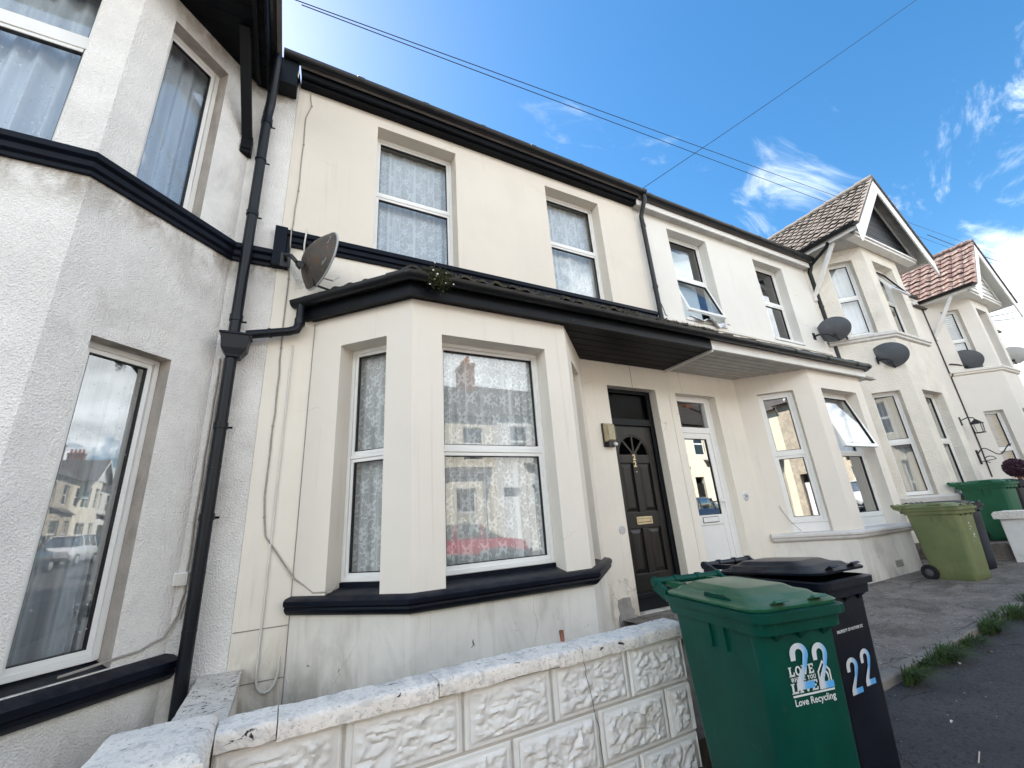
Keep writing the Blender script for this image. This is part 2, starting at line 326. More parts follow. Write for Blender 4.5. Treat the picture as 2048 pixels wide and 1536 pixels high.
# ------------------------------------------------------------------ mesh helpers
WL = {}
def tag(o, label=None, cat=None, group=None, kind=None):
    if label: o['label'] = label
    if cat: o['category'] = cat
    if group: o['group'] = group
    if kind: o['kind'] = kind
    return o
def thing(name, label, cat, loc=(0, 0, 0), rotz=0, group=None):
    o = bpy.data.objects.new(name, None); COL.objects.link(o); o.empty_display_size = .1
    o.location = loc; o.rotation_euler = (0, 0, rotz)
    WL[o] = Vector((0, 0, 0)) if rotz else Vector(loc)
    return tag(o, label, cat, group)
class MB:
    def __init__(s): s.v, s.f, s.uv = [], [], []
    def add(s, vs, fs, uvs=None):
        b = len(s.v); s.v += [tuple(p) for p in vs]; s.f += [tuple(b+i for i in q) for q in fs]
        s.uv += uvs if uvs else [None]*len(fs)
        return s
    def box(s, x0, x1, y0, y1, z0, z1):
        return s.obox(Vector(((x0+x1)/2, (y0+y1)/2, (z0+z1)/2)), Vector((abs(x1-x0)/2, 0, 0)), Vector((0, abs(y1-y0)/2, 0)), Vector((0, 0, abs(z1-z0)/2)))
    def obox(s, c, a, b, d):
        c = Vector(c); vs = [c+i*a+j*b+k*d for k in (-1, 1) for j in (-1, 1) for i in (-1, 1)]
        return s.add(vs, [(0, 2, 3, 1), (4, 5, 7, 6), (0, 1, 5, 4), (2, 6, 7, 3), (0, 4, 6, 2), (1, 3, 7, 5)])
    def tube(s, path, r, n=10, caps=True):
        P = [Vector(p) for p in path]; rs = r if isinstance(r, (list, tuple)) else [r]*len(P)
        up = None; base = len(s.v); vs = []
        for i, p in enumerate(P):
            t = ((P[i]-P[i-1]).normalized() if i else Vector((0, 0, 0))) + ((P[i+1]-P[i]).normalized() if i < len(P)-1 else Vector((0, 0, 0)))
            t.normalize()
            if up is None:
                up = t.orthogonal().normalized()
            up = (up - t*up.dot(t)); up.normalize(); w = t.cross(up)
            k = 1.0
            if 0 < i < len(P)-1:
                cs = max(.5, t.dot((P[i+1]-P[i]).normalized())); k = 1/cs if cs < 1 else 1
            for j in range(n):
                a = 2*math.pi*j/n; vs.append(p + (up*math.cos(a)+w*math.sin(a))*rs[i]*min(k, 1.15))
        fs = [(i*n+j, i*n+(j+1) % n, (i+1)*n+(j+1) % n, (i+1)*n+j) for i in range(len(P)-1) for j in range(n)]
        if caps: fs += [tuple(reversed(range(n))), tuple(range((len(P)-1)*n, len(P)*n))]
        return s.add(vs, fs)
    def sweep(s, path, prof, caps=True):
        """closed profile [(out, z)] swept along a level path of (x, y); out = to the right of travel"""
        P = [Vector((p[0], p[1])) for p in path]; n = len(prof); vs = []
        for i, p in enumerate(P):
            ds = []
            if i: ds.append((P[i]-P[i-1]).normalized())
            if i < len(P)-1: ds.append((P[i+1]-P[i]).normalized())
            ns = [Vector((d.y, -d.x)) for d in ds]
            m = sum(ns, Vector((0, 0))); m.normalize(); k = 1/max(.3, m.dot(ns[0]))
            for o, z in prof: q = p + m*(o*k); vs.append((q.x, q.y, z))
        fs = [(i*n+j, (i+1)*n+j, (i+1)*n+(j+1) % n, i*n+(j+1) % n) for i in range(len(P)-1) for j in range(n)]
        if caps: fs += [tuple(range(n)), tuple(reversed(range((len(P)-1)*n, len(P)*n)))]
        return s.add(vs, fs)
    def poly(s, pts, thick, nrm):
        """flat polygon extruded by thick against nrm"""
        nrm = Vector(nrm).normalized(); P = [Vector(p) for p in pts]; n = len(P)
        vs = P + [p - nrm*thick for p in P]
        return s.add(vs, [tuple(range(n)), tuple(reversed(range(n, 2*n)))] + [(i, i+n, (i+1) % n+n, (i+1) % n) for i in range(n)])
    def lathe(s, c, axis, prof, n=24):
        """prof [(r, h)] round axis through c"""
        c = Vector(c); ax = Vector(axis).normalized(); u = ax.orthogonal().normalized(); w = ax.cross(u); m = len(prof)
        vs = [c + ax*h + (u*math.cos(2*math.pi*j/n)+w*math.sin(2*math.pi*j/n))*r for j in range(n) for r, h in prof]
        fs = [(j*m+i, ((j+1) % n)*m+i, ((j+1) % n)*m+i+1, j*m+i+1) for j in range(n) for i in range(m-1)]
        return s.add(vs, fs)
    def build(s, name, mat, parent=None, smooth=False, bevel=0, label=None, fix=True, me=None):
        V = np.array(s.v); c = Vector((V.min(0)+V.max(0))/2)
        me = bpy.data.meshes.new(name)
        me.from_pydata([tuple(p) for p in (V-np.array(c))], [], s.f)
        if any(u is not None for u in s.uv):
            l = me.uv_layers.new(name='UVMap'); k = 0
            for p, u in zip(me.polygons, s.uv):
                for j, li in enumerate(p.loop_indices): l.data[li].uv = u[j] if u else (0, 0)
        if fix:
            bm = bmesh.new(); bm.from_mesh(me)
            bmesh.ops.remove_doubles(bm, verts=bm.verts, dist=1e-5)
            bmesh.ops.recalc_face_normals(bm, faces=bm.faces); bm.to_mesh(me); bm.free()
        me.materials.append(MATS[mat])
        o = bpy.data.objects.new(name, me); COL.objects.link(o)
        if smooth:
            for p in me.polygons: p.use_smooth = True
            me.set_sharp_from_angle(angle=R(40))
        if bevel:
            b = o.modifiers.new('bevel', 'BEVEL'); b.width = bevel; b.segments = 2; b.limit_method = 'ANGLE'; b.angle_limit = R(40)
        if parent: o.parent = parent; o.location = c - WL[parent]
        else: o.location = c
        WL[o] = c
        if label: o['label'] = label
        return o
def dup(o, parent, loc, name=None, rot=None):
    c = o.copy(); COL.objects.link(c); c.parent = parent; WL[c] = Vector(loc)
    c.location = Vector(loc) - (WL[parent] if parent else Vector((0, 0, 0)))
    if rot: c.rotation_euler = rot
    return c
class F:
    """upright plane: s along u, z up, d outward"""
    def __init__(s, o, u): s.o = Vector((o[0], o[1], 0)); s.u = Vector((u[0], u[1], 0)).normalized(); s.n = Vector((s.u.y, -s.u.x, 0))
    def p(s, a, z, d=0): return s.o + s.u*a + s.n*d + Vector((0, 0, z))
    def box(s, mb, a0, a1, z0, z1, d0, d1):
        return mb.obox(s.p((a0+a1)/2, (z0+z1)/2, (d0+d1)/2), s.u*((a1-a0)/2), s.n*((d1-d0)/2), Vector((0, 0, (z1-z0)/2)))
def panel(mb, fr, s0, s1, z0, z1, t, ops, back=True):
    S = sorted({s0, s1, *[o[0] for o in ops], *[o[1] for o in ops]}); Z = sorted({z0, z1, *[o[2] for o in ops], *[o[3] for o in ops]})
    for d in ((0, -t) if back else (0,)):
        for a, b in zip(S, S[1:]):
            for c, e in zip(Z, Z[1:]):
                if any(o[0] <= a and b <= o[1] and o[2] <= c and e <= o[3] for o in ops): continue
                q = [fr.p(a, c, d), fr.p(b, c, d), fr.p(b, e, d), fr.p(a, e, d)]
                mb.add(q, [(0, 1, 2, 3)])
    return mb
def reveals(mb, fr, t, ops):
    for a, b, c, e in ops:
        for (x, z), (x2, z2) in (((a, c), (b, c)), ((b, c), (b, e)), ((b, e), (a, e)), ((a, e), (a, c))):
            mb.add([fr.p(x, z, 0), fr.p(x2, z2, 0), fr.p(x2, z2, -t), fr.p(x, z, -t)], [(0, 1, 2, 3)])
    return mb
def ring(mb, fr, a0, a1, z0, z1, w, d0, d1):
    fr.box(mb, a0, a0+w, z0, z1, d0, d1); fr.box(mb, a1-w, a1, z0, z1, d0, d1)
    fr.box(mb, a0+w, a1-w, z0, z0+w, d0, d1); fr.box(mb, a0+w, a1-w, z1-w, z1, d0, d1)
def window(house, fr, a0, a1, z0, z1, rec, fw=.06, mid=None, gmat='glass', tilt=None, fmat='upvc', gtop=None):
    """casement pair; mid = (z low, z high) of the transom; tilt = ('low'|'top', angle) swings that sash out about its head"""
    mb = MB(); d = -rec; w1 = fw*.55
    ring(mb, fr, a0+.002, a1-.002, z0+.002, z1-.002, w1, d-.07, d)
    lights = [(z0+w1, z1-w1)]
    if mid:
        lights = [(z0+w1, mid[0]+.018), (mid[1]-.018, z1-w1)]
        fr.box(mb, a0+w1, a1-w1, mid[0]+.018, mid[1]-.018, d-.068, d-.003)
    fo = mb.build('window', fmat, house, bevel=.004)
    for i, (b, t) in enumerate(lights):
        nm = 'low' if (i == 0 and mid) else 'top'
        ang = tilt[1] if tilt and tilt[0] == nm else 0
        w2 = fw-w1+(.02 if ang else 0); g = .002
        sh = MB(); x0, x1, lo, hi = a0+w1+g, a1-w1-g, b+g, t-g
        ring(sh, fr, x0, x1, lo, hi, w2, d-.06, d-.012)
        gk = MB(); ring(gk, fr, x0+w2, x1-w2, lo+w2, hi-w2, .007, d-.05, d-.018)
        pn = MB(); fr.box(pn, x0+w2+.003, x1-w2-.003, lo+w2+.003, hi-w2-.003, d-.04, d-.034)
        parts = [(sh, 'sash', fmat), (gk, 'gasket', 'gasket'), (pn, 'pane', gtop if gtop and nm == 'top' else gmat)]
        if ang:
            pv = fr.p(0, hi, d+.012); rot = Matrix.Rotation(ang, 3, fr.u)
            for q, _, _ in parts: q.v = [tuple(pv + rot @ (Vector(v) + fr.n*.02 - pv)) for v in q.v]
        for q, n_, m_ in parts: q.build(n_, m_, fo, bevel=.003 if n_ == 'sash' else 0)
    return fo
def curtain(name, label, mat, fr, a0, a1, z0, z1, d, amp=.018, wl=.09, seed=0, cat='curtain', group=None):
    rng = random.Random(seed); n = max(8, int((a1-a0)/.012)); m = 6
    ph = [rng.uniform(0, 6.28) for _ in range(4)]
    mb = MB(); vs = []; 
    for j in range(m+1):
        z = z1 + (z0-z1)*j/m; k = .5 + .5*j/m
        for i in range(n+1):
            s_ = a0 + (a1-a0)*i/n
            w_ = amp*k*(math.sin(s_/wl*6.28+ph[0]+.6*math.sin(s_*7+ph[1])+.25*j/m) + .45*math.sin(s_/wl*2.7+ph[2]+j*.2))
            vs.append(fr.p(s_, z, d + w_))
    fs, uv = [], []
    stretch = 1.25
    for j in range(m):
        for i in range(n):
            a = j*(n+1)+i; fs.append((a, a+1, a+n+2, a+n+1))
            u0, u1 = (a1-a0)*i/n*stretch, (a1-a0)*(i+1)/n*stretch; v0, v1 = z1+(z0-z1)*j/m, z1+(z0-z1)*(j+1)/m
            uv.append([(u0, v0), (u1, v0), (u1, v1), (u0, v1)])
    mb.add(vs, fs, uv)
    o = mb.build(name, mat, None, smooth=True, fix=False)
    return tag(o, label, cat, group)
def half_round(r, zt, ctr, n=10, w=.006):
    """gutter profile: outside half circle then inside, centred ctr out from the path"""
    out = [(ctr+r*math.cos(math.pi*i/n), zt - r*math.sin(math.pi*i/n)*1.02) for i in range(n+1)]
    inn = [(ctr-(r-w)*math.cos(math.pi*i/n), zt - (r-w)*math.sin(math.pi*i/n)*1.02) for i in range(n+1)]
    return out + inn
def text_pts(txt, size, bold=0, space=1.0, align='LEFT'):
    cu = bpy.data.curves.new('lettering', 'FONT'); cu.body = txt; cu.size = size; cu.offset = bold; cu.space_character = space; cu.align_x = align; cu.resolution_u = 4
    o = bpy.data.objects.new('lettering', cu); COL.objects.link(o)
    dg = bpy.context.evaluated_depsgraph_get(); me = bpy.data.meshes.new_from_object(o.evaluated_get(dg))
    v = [tuple(p.co[:2]) for p in me.vertices]; f = [tuple(p.vertices) for p in me.polygons]
    bpy.data.objects.remove(o); bpy.data.curves.remove(cu); bpy.data.meshes.remove(me)
    return v, f
def zg(x): return -.09 + .033*max(-12, min(34, x))

# ------------------------------------------------------------------ ground, road, pavements
def strip(name, mat, y0, y1, dz, x0=-14, x1=36, nx=100, kind='structure', ny=6, slope=0):
    mb = MB(); xs = np.linspace(x0, x1, nx+1); ys = np.linspace(y0, y1, ny+1)
    vs = [(x, y, zg(x)+dz+slope*(y-y1)) for y in ys for x in xs]
    mb.add(vs, [(j*(nx+1)+i, j*(nx+1)+i+1, (j+1)*(nx+1)+i+1, (j+1)*(nx+1)+i) for j in range(ny) for i in range(nx)])
    return tag(mb.build(name, mat, None, fix=False, smooth=True), kind=kind)
def big_ground():
    mb = MB(); xs = [-900, -12, 34, 900]; ys = [-900, 900]
    mb.add([(x, y, zg(x)-.22) for y in ys for x in xs], [(i, i+1, i+5, i+4) for i in range(3)])
    tag(mb.build('ground', 'earth', None, fix=False), kind='structure')
big_ground()
strip('pavement', 'asphalt', -4.35, -2.24, 0)
strip('road', 'asphalt', -10.6, -4.5, -.12)
strip('opposite_pavement', 'concrete', -12.6, -10.75, 0)
def kerbs():
    for nm, y0, y1 in (('kerb', -4.5, -4.352), ('opposite_kerb', -10.748, -10.6)):
        mb = MB(); xs = np.linspace(-14, 36, 56)
        for a, b in zip(xs, xs[1:]):
            vs = [(x+e, y, zg(x)+z) for x, e in ((a, .006), (b, -.006)) for y in (y0, y1) for z in (-.2, .004)]
            mb.add(vs, [(0, 2, 3, 1), (4, 5, 7, 6), (0, 1, 5, 4), (2, 6, 7, 3), (0, 4, 6, 2), (1, 3, 7, 5)])
        o = mb.build(nm, 'kerb_stone', None, bevel=.012); tag(o, kind='structure')
kerbs()
def forecourt():
    # concrete apron in front of the white house, level at the wall and falling to the edging stones
    mb = MB(); nx, ny = 60, 16; vs = []
    for j in range(ny+1):
        y = -2.20 + (2.20+.3)*j/ny
        for i in range(nx+1):
            x = 3.45 + (10.2-3.45)*i/nx; ze = .095+.030*(x-4); t = min(1, max(0, (y+2.2)/2.0))
            vs.append((x, y, ze + (.19-ze)*t + .006*mnoise.noise((x*1.3, y*1.3, 0))))
    mb.add(vs, [(j*(nx+1)+i, j*(nx+1)+i+1, (j+1)*(nx+1)+i+1, (j+1)*(nx+1)+i) for j in range(ny) for i in range(nx)])
    tag(mb.build('forecourt', 'concrete', None, smooth=True, fix=False), kind='structure')
    g = MB(); g.box(-.2, 3.46, -2.12, .2, -.3, .10); g.box(-6, -.2, -2.3, .2, -.3, .06)
    tag(g.build('garden_ground', 'earth', None), kind='structure')
    u = MB(); u.box(10.21, 24, -2.2, .3, -.2, .47)
    tag(u.build('raised_forecourt', 'concrete', None, bevel=.02), kind='structure')
    e = thing('kerb_edging', 'row of pale concrete edging stones between forecourt and asphalt pavement', 'kerb', (6.8, -2.25, .15))
    rng = random.Random(3); x = 3.44
    while x < 10.1:
        L = rng.uniform(.55, .95); b = MB(); z = .10+.030*(x+L/2-4); tl = .03*L/2
        b.add([(x+.006+(L-.012)*i, -2.285+rng.uniform(-.004, .004)+.085*j, z+(-.25 if k == 0 else rng.uniform(-.002, .008))+tl*(2*i-1)) for i in (0, 1) for j in (0, 1) for k in (0, 1)],
              [(0, 2, 3, 1), (4, 5, 7, 6), (0, 1, 5, 4), (2, 6, 7, 3), (0, 4, 6, 2), (1, 3, 7, 5)])
        b.build('kerb_stone', 'kerb_stone', e, bevel=.014); x += L
forecourt()

# ------------------------------------------------------------------ shared house bits
SQ = math.sqrt(.5)
def shell(mb, x0, x1, depth, z0, z1, zf):
    """back wall, party walls, floors: the closed dark inside of a house"""
    mb.box(x0+.02, x1-.02, depth, depth+.2, z0, z1); mb.box(x0+.01, x0+.10, .26, depth, z0, z1); mb.box(x1-.10, x1-.01, .26, depth, z0, z1)
    mb.box(x0+.1, x1-.1, .26, depth, z0-.1, z0+.06); mb.box(x0+.1, x1-.1, .26, depth, zf, zf+.2); mb.box(x0+.1, x1-.1, .26, depth, z1-.1, z1)
def bay_slab(mb, x0, dl, fw, z0, z1):
    P = [(x0+.12, .24), (x0+dl+.05, -dl+.2), (x0+dl+fw-.05, -dl+.2), (x0+2*dl+fw-.12, .24)]
    return mb.poly([(a, b, z1) for a, b in P], z1-z0, (0, 0, 1))
def roof_plain(house, x0, x1, y0, z0, ridge_y, ridge_z, mat='roof_dark'):
    mb = MB()
    mb.poly([(x0, y0, z0), (x1, y0, z0), (x1, ridge_y, ridge_z), (x0, ridge_y, ridge_z)], .06, (0, -1, 1))
    mb.poly([(x0, ridge_y*2-y0, z0), (x1, ridge_y*2-y0, z0), (x1, ridge_y, ridge_z), (x0, ridge_y, ridge_z)], .06, (0, 1, 1))
    return mb.build('roof', mat, house)
def pipe_with_collars(house, path, r, mat, collars=(), name='downpipe'):
    mb = MB(); mb.tube(path, r, 14); o = mb.build(name, mat, house, smooth=True)
    if collars:
        for (p, q) in collars:
            c = MB(); c.tube([p, q], r*1.16, 14); c.tube([Vector(p)+Vector((-r*.5, r*.9, .02)), Vector(p)+Vector((r*1.7, r*.8, .02))], r*.2, 6)
            c.build('pipe_collar', mat, o, smooth=True)
    return o
def gutter(house, path, prof, mat='gutter_black', joints=(), name='gutter'):
    mb = MB(); mb.sweep(path, prof); g = mb.build(name, mat, house, smooth=True)
    for (a, b) in joints:
        j = MB(); k = max(p[0] for p in prof); m = min(p[0] for p in prof); c = (k+m)/2
        zt = max(p[1] for p in prof)
        pr_ = [(c+(o-c)*1.07, zt+.004+(z-zt)*1.07) for o, z in prof]
        j.sweep([a, b], pr_); j.build('gutter_joint', mat, g, smooth=True)
    return g
def cyl(mb, c, ax, r, h, n=20):
    mb.lathe(c, ax, [(0, 0), (r, 0), (r, h), (0, h)], n)

# ================================================================== HOUSE 22 (cream)
def house_22():
    H = thing('terraced_house', 'cream rendered terraced house with black trim, lace curtains and black front door', 'house', (2.28, 0, 0))
    x0, x1 = -.294, 4.86
    W = F((0, 0), (1, 0))
    mb = MB(); up = [(.607, 1.632, 4.25, 6.155), (3.062, 4.072, 4.25, 6.14)]
    panel(mb, W, x0, x1, 4.2, 6.40, .25, up); reveals(mb, W, .25, up)
    mb.build('wall', 'render_cream', H)
    mb = MB(); door = [(3.712, 4.602, .20, 2.995)]
    panel(mb, W, x0, .11, -.1, 4.2, .25, []); panel(mb, W, 3.29, x1, -.1, 3.40, .25, door); reveals(mb, W, .25, door)
    panel(mb, W, .11, 3.29, 3.35, 4.2, .25, []); panel(mb, W, 3.29, x1, 3.40, 4.2, .25, [])
    mb.build('wall', 'render_cream_low', H)
    i = MB(); shell(i, x0, x1, 5.0, .1, 6.4, 3.3); i.build('room', 'room', H)
    # bay -------------------------------------------------------------
    P0, P1, P2, P3 = (.09, 0), (.863, -.773), (2.537, -.773), (3.31, 0)
    A, B, C = F(P0, (1, -1)), F(P1, (1, 0)), F(P2, (1, 1)); L = 1.0932
    bay = MB(); oa = [(.33, .83, .80, 3.01)]; ob = [(.277, 1.397, .80, 3.01)]; oc = [(.263, .763, .80, 3.01)]
    for fr, l, o in ((A, L, oa), (B, 1.674, ob), (C, L, oc)):
        panel(bay, fr, 0, l, .80, 3.40, .22, o, back=False); reveals(bay, fr, .24, o)
    bay.build('bay_wall', 'render_bay', H)
    pl = MB()
    for fr, l in ((A, L), (B, 1.674), (C, L)): panel(pl, fr, 0, l, -.1, .80, .2, [], back=False)
    pl.build('plinth', 'render_plinth', H)
    for z_ in (.5, 3.14): inn = MB(); bay_slab(inn, .09, .773, 1.674, z_, z_+.2); inn.build('bay_floor', 'room', H)
    window(H, A, .33, .83, .93, 3.01, .17, .065, (1.93, 2.0))
    window(H, B, .277, 1.397, .93, 3.01, .173, .068, (1.93, 2.0))
    window(H, C, .263, .763, .93, 3.01, .17, .065, (1.93, 2.0))
    prof = [(-.19, .90), (-.02, .865), (.06, .848), (.078, .83), (.078, .80), (.062, .785), (.066, .768), (.052, .745), (.03, .728), (0, .722), (-.05, .722), (-.20, .722)]
    s = MB(); s.sweep([P0, P1, P2, P3], prof); s.build('sill', 'black_paint', H, smooth=True)
    for a0, a1, fr in ((.33, .83, A), (.277, 1.397, B), (.263, .763, C)):
        q = MB(); fr.box(q, a0+.003, a1-.003, .86, .928, -.24, -.16); q.build('sub_sill', 'black_paint', H)
    # upper windows and string course
    for k, (a, b, c, e) in enumerate(up):
        window(H, W, a, b, 4.30, e, .17, .068, (5.215, 5.29))
    st = [(-.02, 4.306), (.055, 4.300), (.075, 4.285), (.075, 4.235), (.05, 4.222), (.05, 4.175), (.028, 4.162), (.028, 4.128), (-.02, 4.128)]
    q = MB(); q.sweep([(-.234, 0), (4.90, 0)], st); q.box(-.345, -.235, -.078, .02, 3.853, 4.308); q.box(-.235, -.20, -.055, .02, 3.853, 4.24); q.build('string_course', 'black_paint', H, bevel=.004)
    for a, b in ((up[0][0], up[0][1]), (up[1][0], up[1][1])):
        z = MB(); z.box(a+.004, b-.004, -.04, .17, 4.22, 4.306); z.build('sill', 'black_paint', H)
    # eaves
    f = MB(); f.box(-.28, 4.83, -.15, .02, 6.362, 6.47); f.build('fascia', 'black_flaking', H, bevel=.004)
    f2 = MB(); f2.box(-.28, 4.83, -.095, .0, 6.325, 6.3615); f2.build('fascia_mould', 'black_wood', H, bevel=.004)
    bx = MB(); bx.box(-.58, -.31, -.20, -.02, 6.10, 6.46); bx.build('eaves_box', 'black_flaking', H, bevel=.006)
    gutter(H, [(-.47, -.15), (4.95, -.15)], half_round(.066, 6.515, .062), joints=[((k-.04, -.15), (k+.04, -.15)) for k in (.35, 1.15, 1.95, 2.75, 3.6, 4.4, 4.93)])
    roof_plain(H, x0, x1, -.22, 6.47, 3.4, 9.1)
    # lean-to over the bay and both doors ---------------------------------
    thing_part_soffit(H, 'black_wood', -.02, 4.855, True)
    f = MB(); f.sweep([(-.023+.02, .0), (.829, -.853), (4.855, -.853)], [(-.02, 3.318), (.012, 3.318), (.012, 3.46), (-.02, 3.46)]); f.build('fascia', 'black_flaking', H, bevel=.003)
    gutter(H, [(-.062, .038), (.829, -.865), (4.875, -.865)], half_round(.064, 3.50, .066),
           joints=[((.70, -.736), (.829, -.865)), ((1.0, -.865), (1.07, -.865)), ((1.83, -.865), (1.86, -.865)), ((2.93, -.865), (2.96, -.865)), ((3.86, -.865), (3.89, -.865)), ((4.83, -.865), (4.90, -.865))])
    # tiles on the lean-to
    slope = MB(); slope.poly([(.80, -.93, 3.49), (4.86, -.93, 3.49), (4.86, -.01, 3.93), (1.25, -.01, 3.93)], .05, (0, -.43, .9)); slope.poly([(-.10, -.01, 3.49), (.80, -.93, 3.49), (1.25, -.01, 3.93)], .05, (-.3, -.3, .9)); slope.build('porch_roof', 'roof_dark', H)
    rng = random.Random(5)
    def tile_mesh():
        m = MB(); a = .082; vs = []
        for i in range(7):
            x = -a+2*a*i/6; h = .012*math.sin(i/6*6.28)
            vs += [(x, -.14, h+.012), (x, .14, h), (x, -.14, h-.010), (x, .14, h-.02)]
        for i in range(6):
            b = i*4; m.add(vs, []) if i == 0 else None
            m.f += [(b, b+4, b+5, b+1), (b+2, b+3, b+7, b+6), (b, b+2, b+6, b+4), (b+1, b+5, b+7, b+3)]; m.uv += [None]*4
        m.f += [(0, 1, 3, 2), (24, 26, 27, 25)]; m.uv += [None]*2
        return m
    t0 = tile_mesh().build('tile', 'slate', H); first = [t0]
    sl_ = math.atan2(.44, .92)
    def put(x, y, z, rz):
        lo = Vector((x, y, z)); ro = (sl_+rng.uniform(-.07, .10), rng.uniform(-.07, .07), rz+rng.uniform(-.06, .06))
        if first:
            o = first.pop(); o.location = lo - WL[H]; WL[o] = lo; o.rotation_euler = ro; return
        dup(t0, H, lo, rot=ro)
    for row in range(4):
        y = -.85+.21*row; z = 3.585+.10*row
        x = .86 - .0*row + (.08 if row % 2 else 0) 
        while x < 4.84:
            put(x, y, z+rng.uniform(-.004, .012), 0); x += .165
    for row in range(3):
        for k in range(int(6-row*1.4)):
            s_ = .13+.175*k+row*.12
            b = Vector((-.02, .01, 0)) + Vector((SQ, -SQ, 0))*s_ + Vector((SQ, SQ, 0))*(.03+.2*row)
            if b.x < .85 and b.y < -.02: put(b.x, b.y, 3.575+.10*row, -math.pi/4)
    # black front door -----------------------------------------------------
    fm = MB(); fr = W; d0 = -.12
    fr.box(fm, 3.715, 3.765, .40, 2.992, -.20, d0); fr.box(fm, 4.52, 4.599, .40, 2.992, -.20, d0)
    fr.box(fm, 3.765, 4.52, 2.94, 2.992, -.20, d0); fr.box(fm, 3.765, 4.52, 2.475, 2.57, -.20, d0+.012)
    fo = fm.build('door_frame', 'black_flaking', H, bevel=.004)
    tp = MB(); fr.box(tp, 3.775, 4.51, 2.58, 2.93, -.17, -.163); tp.build('transom_pane', 'glass_obscure', fo)
    th = MB(); fr.box(th, 3.716, 4.60, .20, .345, -.23, -.125); fr.box(th, 3.716, 4.60, .345, .398, -.23, -.085); th.build('threshold', 'black_flaking', H, bevel=.006)
    D = MB(); X0, X1, Z0, Z1 = 3.767, 4.518, .40, 2.473; dd = -.145; cx = (X0+X1)/2
    st_ = .105; rail_l = (.40, .60); lock = (1.13, 1.33); top_r = (1.96, 2.075); cs = (cx-.05, cx+.05)
    def bar(a, b, c, e): fr.box(D, a, b, c, e, dd-.04, dd)
    bar(X0, X0+st_, Z0, Z1); bar(X1-st_, X1, Z0, Z1)
    xa, xb = X0+st_, X1-st_
    bar(xa, xb, *rail_l); bar(xa, xb, *lock); bar(xa, xb, *top_r)
    bar(cs[0], cs[1], rail_l[1], lock[0]); bar(cs[0], cs[1], lock[1], top_r[0])
    # arched head: fill above the fan light
    n = 18; rad = (xb-xa)/2; zc = top_r[1]; pts = [(xa+rad-rad*math.cos(math.pi*i/n), zc+rad*math.sin(math.pi*i/n)) for i in range(n+1)]
    for (p, q) in zip(pts, pts[1:]):
        vs = [fr.p(p[0], p[1], dd), fr.p(q[0], q[1], dd), fr.p(q[0], Z1, dd), fr.p(p[0], Z1, dd), fr.p(p[0], p[1], dd-.04), fr.p(q[0], q[1], dd-.04), fr.p(q[0], Z1, dd-.04), fr.p(p[0], Z1, dd-.04)]
        D.add(vs, [(0, 1, 2, 3), (0, 4, 5, 1), (7, 6, 5, 4)])
    Dm = D.build('door', 'door_black', H, bevel=.006)
    for a, b, c, e in ((xa, cs[0], rail_l[1], lock[0]), (cs[1], xb, rail_l[1], lock[0]), (xa, cs[0], lock[1], top_r[0]), (cs[1], xb, lock[1], top_r[0])):
        q = MB(); fr.box(q, a, b, c, e, dd-.036, dd-.022)
        i_ = .035; vs = [fr.p(a+i_*.4, c+i_*.4, dd-.022), fr.p(b-i_*.4, c+i_*.4, dd-.022), fr.p(b-i_*.4, e-i_*.4, dd-.022), fr.p(a+i_*.4, e-i_*.4, dd-.022),
              fr.p(a+i_*1.6, c+i_*1.6, dd-.007), fr.p(b-i_*1.6, c+i_*1.6, dd-.007), fr.p(b-i_*1.6, e-i_*1.6, dd-.007), fr.p(a+i_*1.6, e-i_*1.6, dd-.007)]
        q.add(vs, [(4, 5, 6, 7), (0, 1, 5, 4), (1, 2, 6, 5), (2, 3, 7, 6), (3, 0, 4, 7)]); q.build('door_panel', 'door_black', Dm)
    fan = MB()
    for a in (48, 90, 132):
        d = Vector((math.cos(R(a)), math.sin(R(a)))); c = Vector((xa+rad, zc)); m = c + d*(rad*.56); pd = Vector((-d.y, d.x))
        fan.obox(fr.p(m.x, m.y, dd-.018), (fr.u*d.x+Vector((0, 0, d.y)))*(rad*.47), (fr.u*pd.x+Vector((0, 0, pd.y)))*.014, fr.n*.016)
    fan.lathe(fr.p(xa+rad, zc, dd-.034), fr.n, [(.0, .03), (.055, .03), (.055, 0)], 20)
    for (p, q) in zip(pts, pts[1:]):
        c = Vector((xa+rad, zc)); a_ = [c+(Vector(w)-c)*k for w, k in ((p, 1.0), (q, 1.0), (q, .93), (p, .93))]
        fan.add([fr.p(w.x, w.y, dd-.006) for w in a_] + [fr.p(w.x, w.y, dd-.03) for w in a_], [(0, 1, 2, 3), (2, 3, 7, 6)])
    fan.build('glazing_bars', 'door_black', Dm)
    pn = MB(); pn.add([fr.p(xa, zc, dd-.030)] + [fr.p(*p, dd-.030) for p in pts], [tuple(range(n+2))]); pn.build('fanlight_pane', 'glass_strong', Dm)
    lb = MB(); ring(lb, fr, cx-.135, cx+.135, 1.175, 1.268, .022, dd-.002, dd+.012); fr.box(lb, cx-.105, cx+.105, 1.203, 1.243, dd-.002, dd+.006); lb.build('letterbox', 'brass', Dm, bevel=.004)
    nm = MB()
    for k, z in ((0, 2.005), (1, 1.915)):
        v, f_ = text_pts('2', .105, .004); nm.add([fr.p(cx-.035+a, z+b, dd+.004) for a, b in v], f_)
    nm.build('door_number', 'brass', Dm, fix=False)
    sp_ = MB(); sp_.lathe(fr.p(cx, 1.845, dd), fr.n, [(0, .006), (.008, .005), (.010, 0)], 12); sp_.build('spy_hole', 'brass', Dm)
    # step
    s = MB(); s.box(3.66, 4.80, -.95, .17, 0, .196); s.build('doorstep', 'concrete', H, bevel=.012)
    rt = random.Random(9)
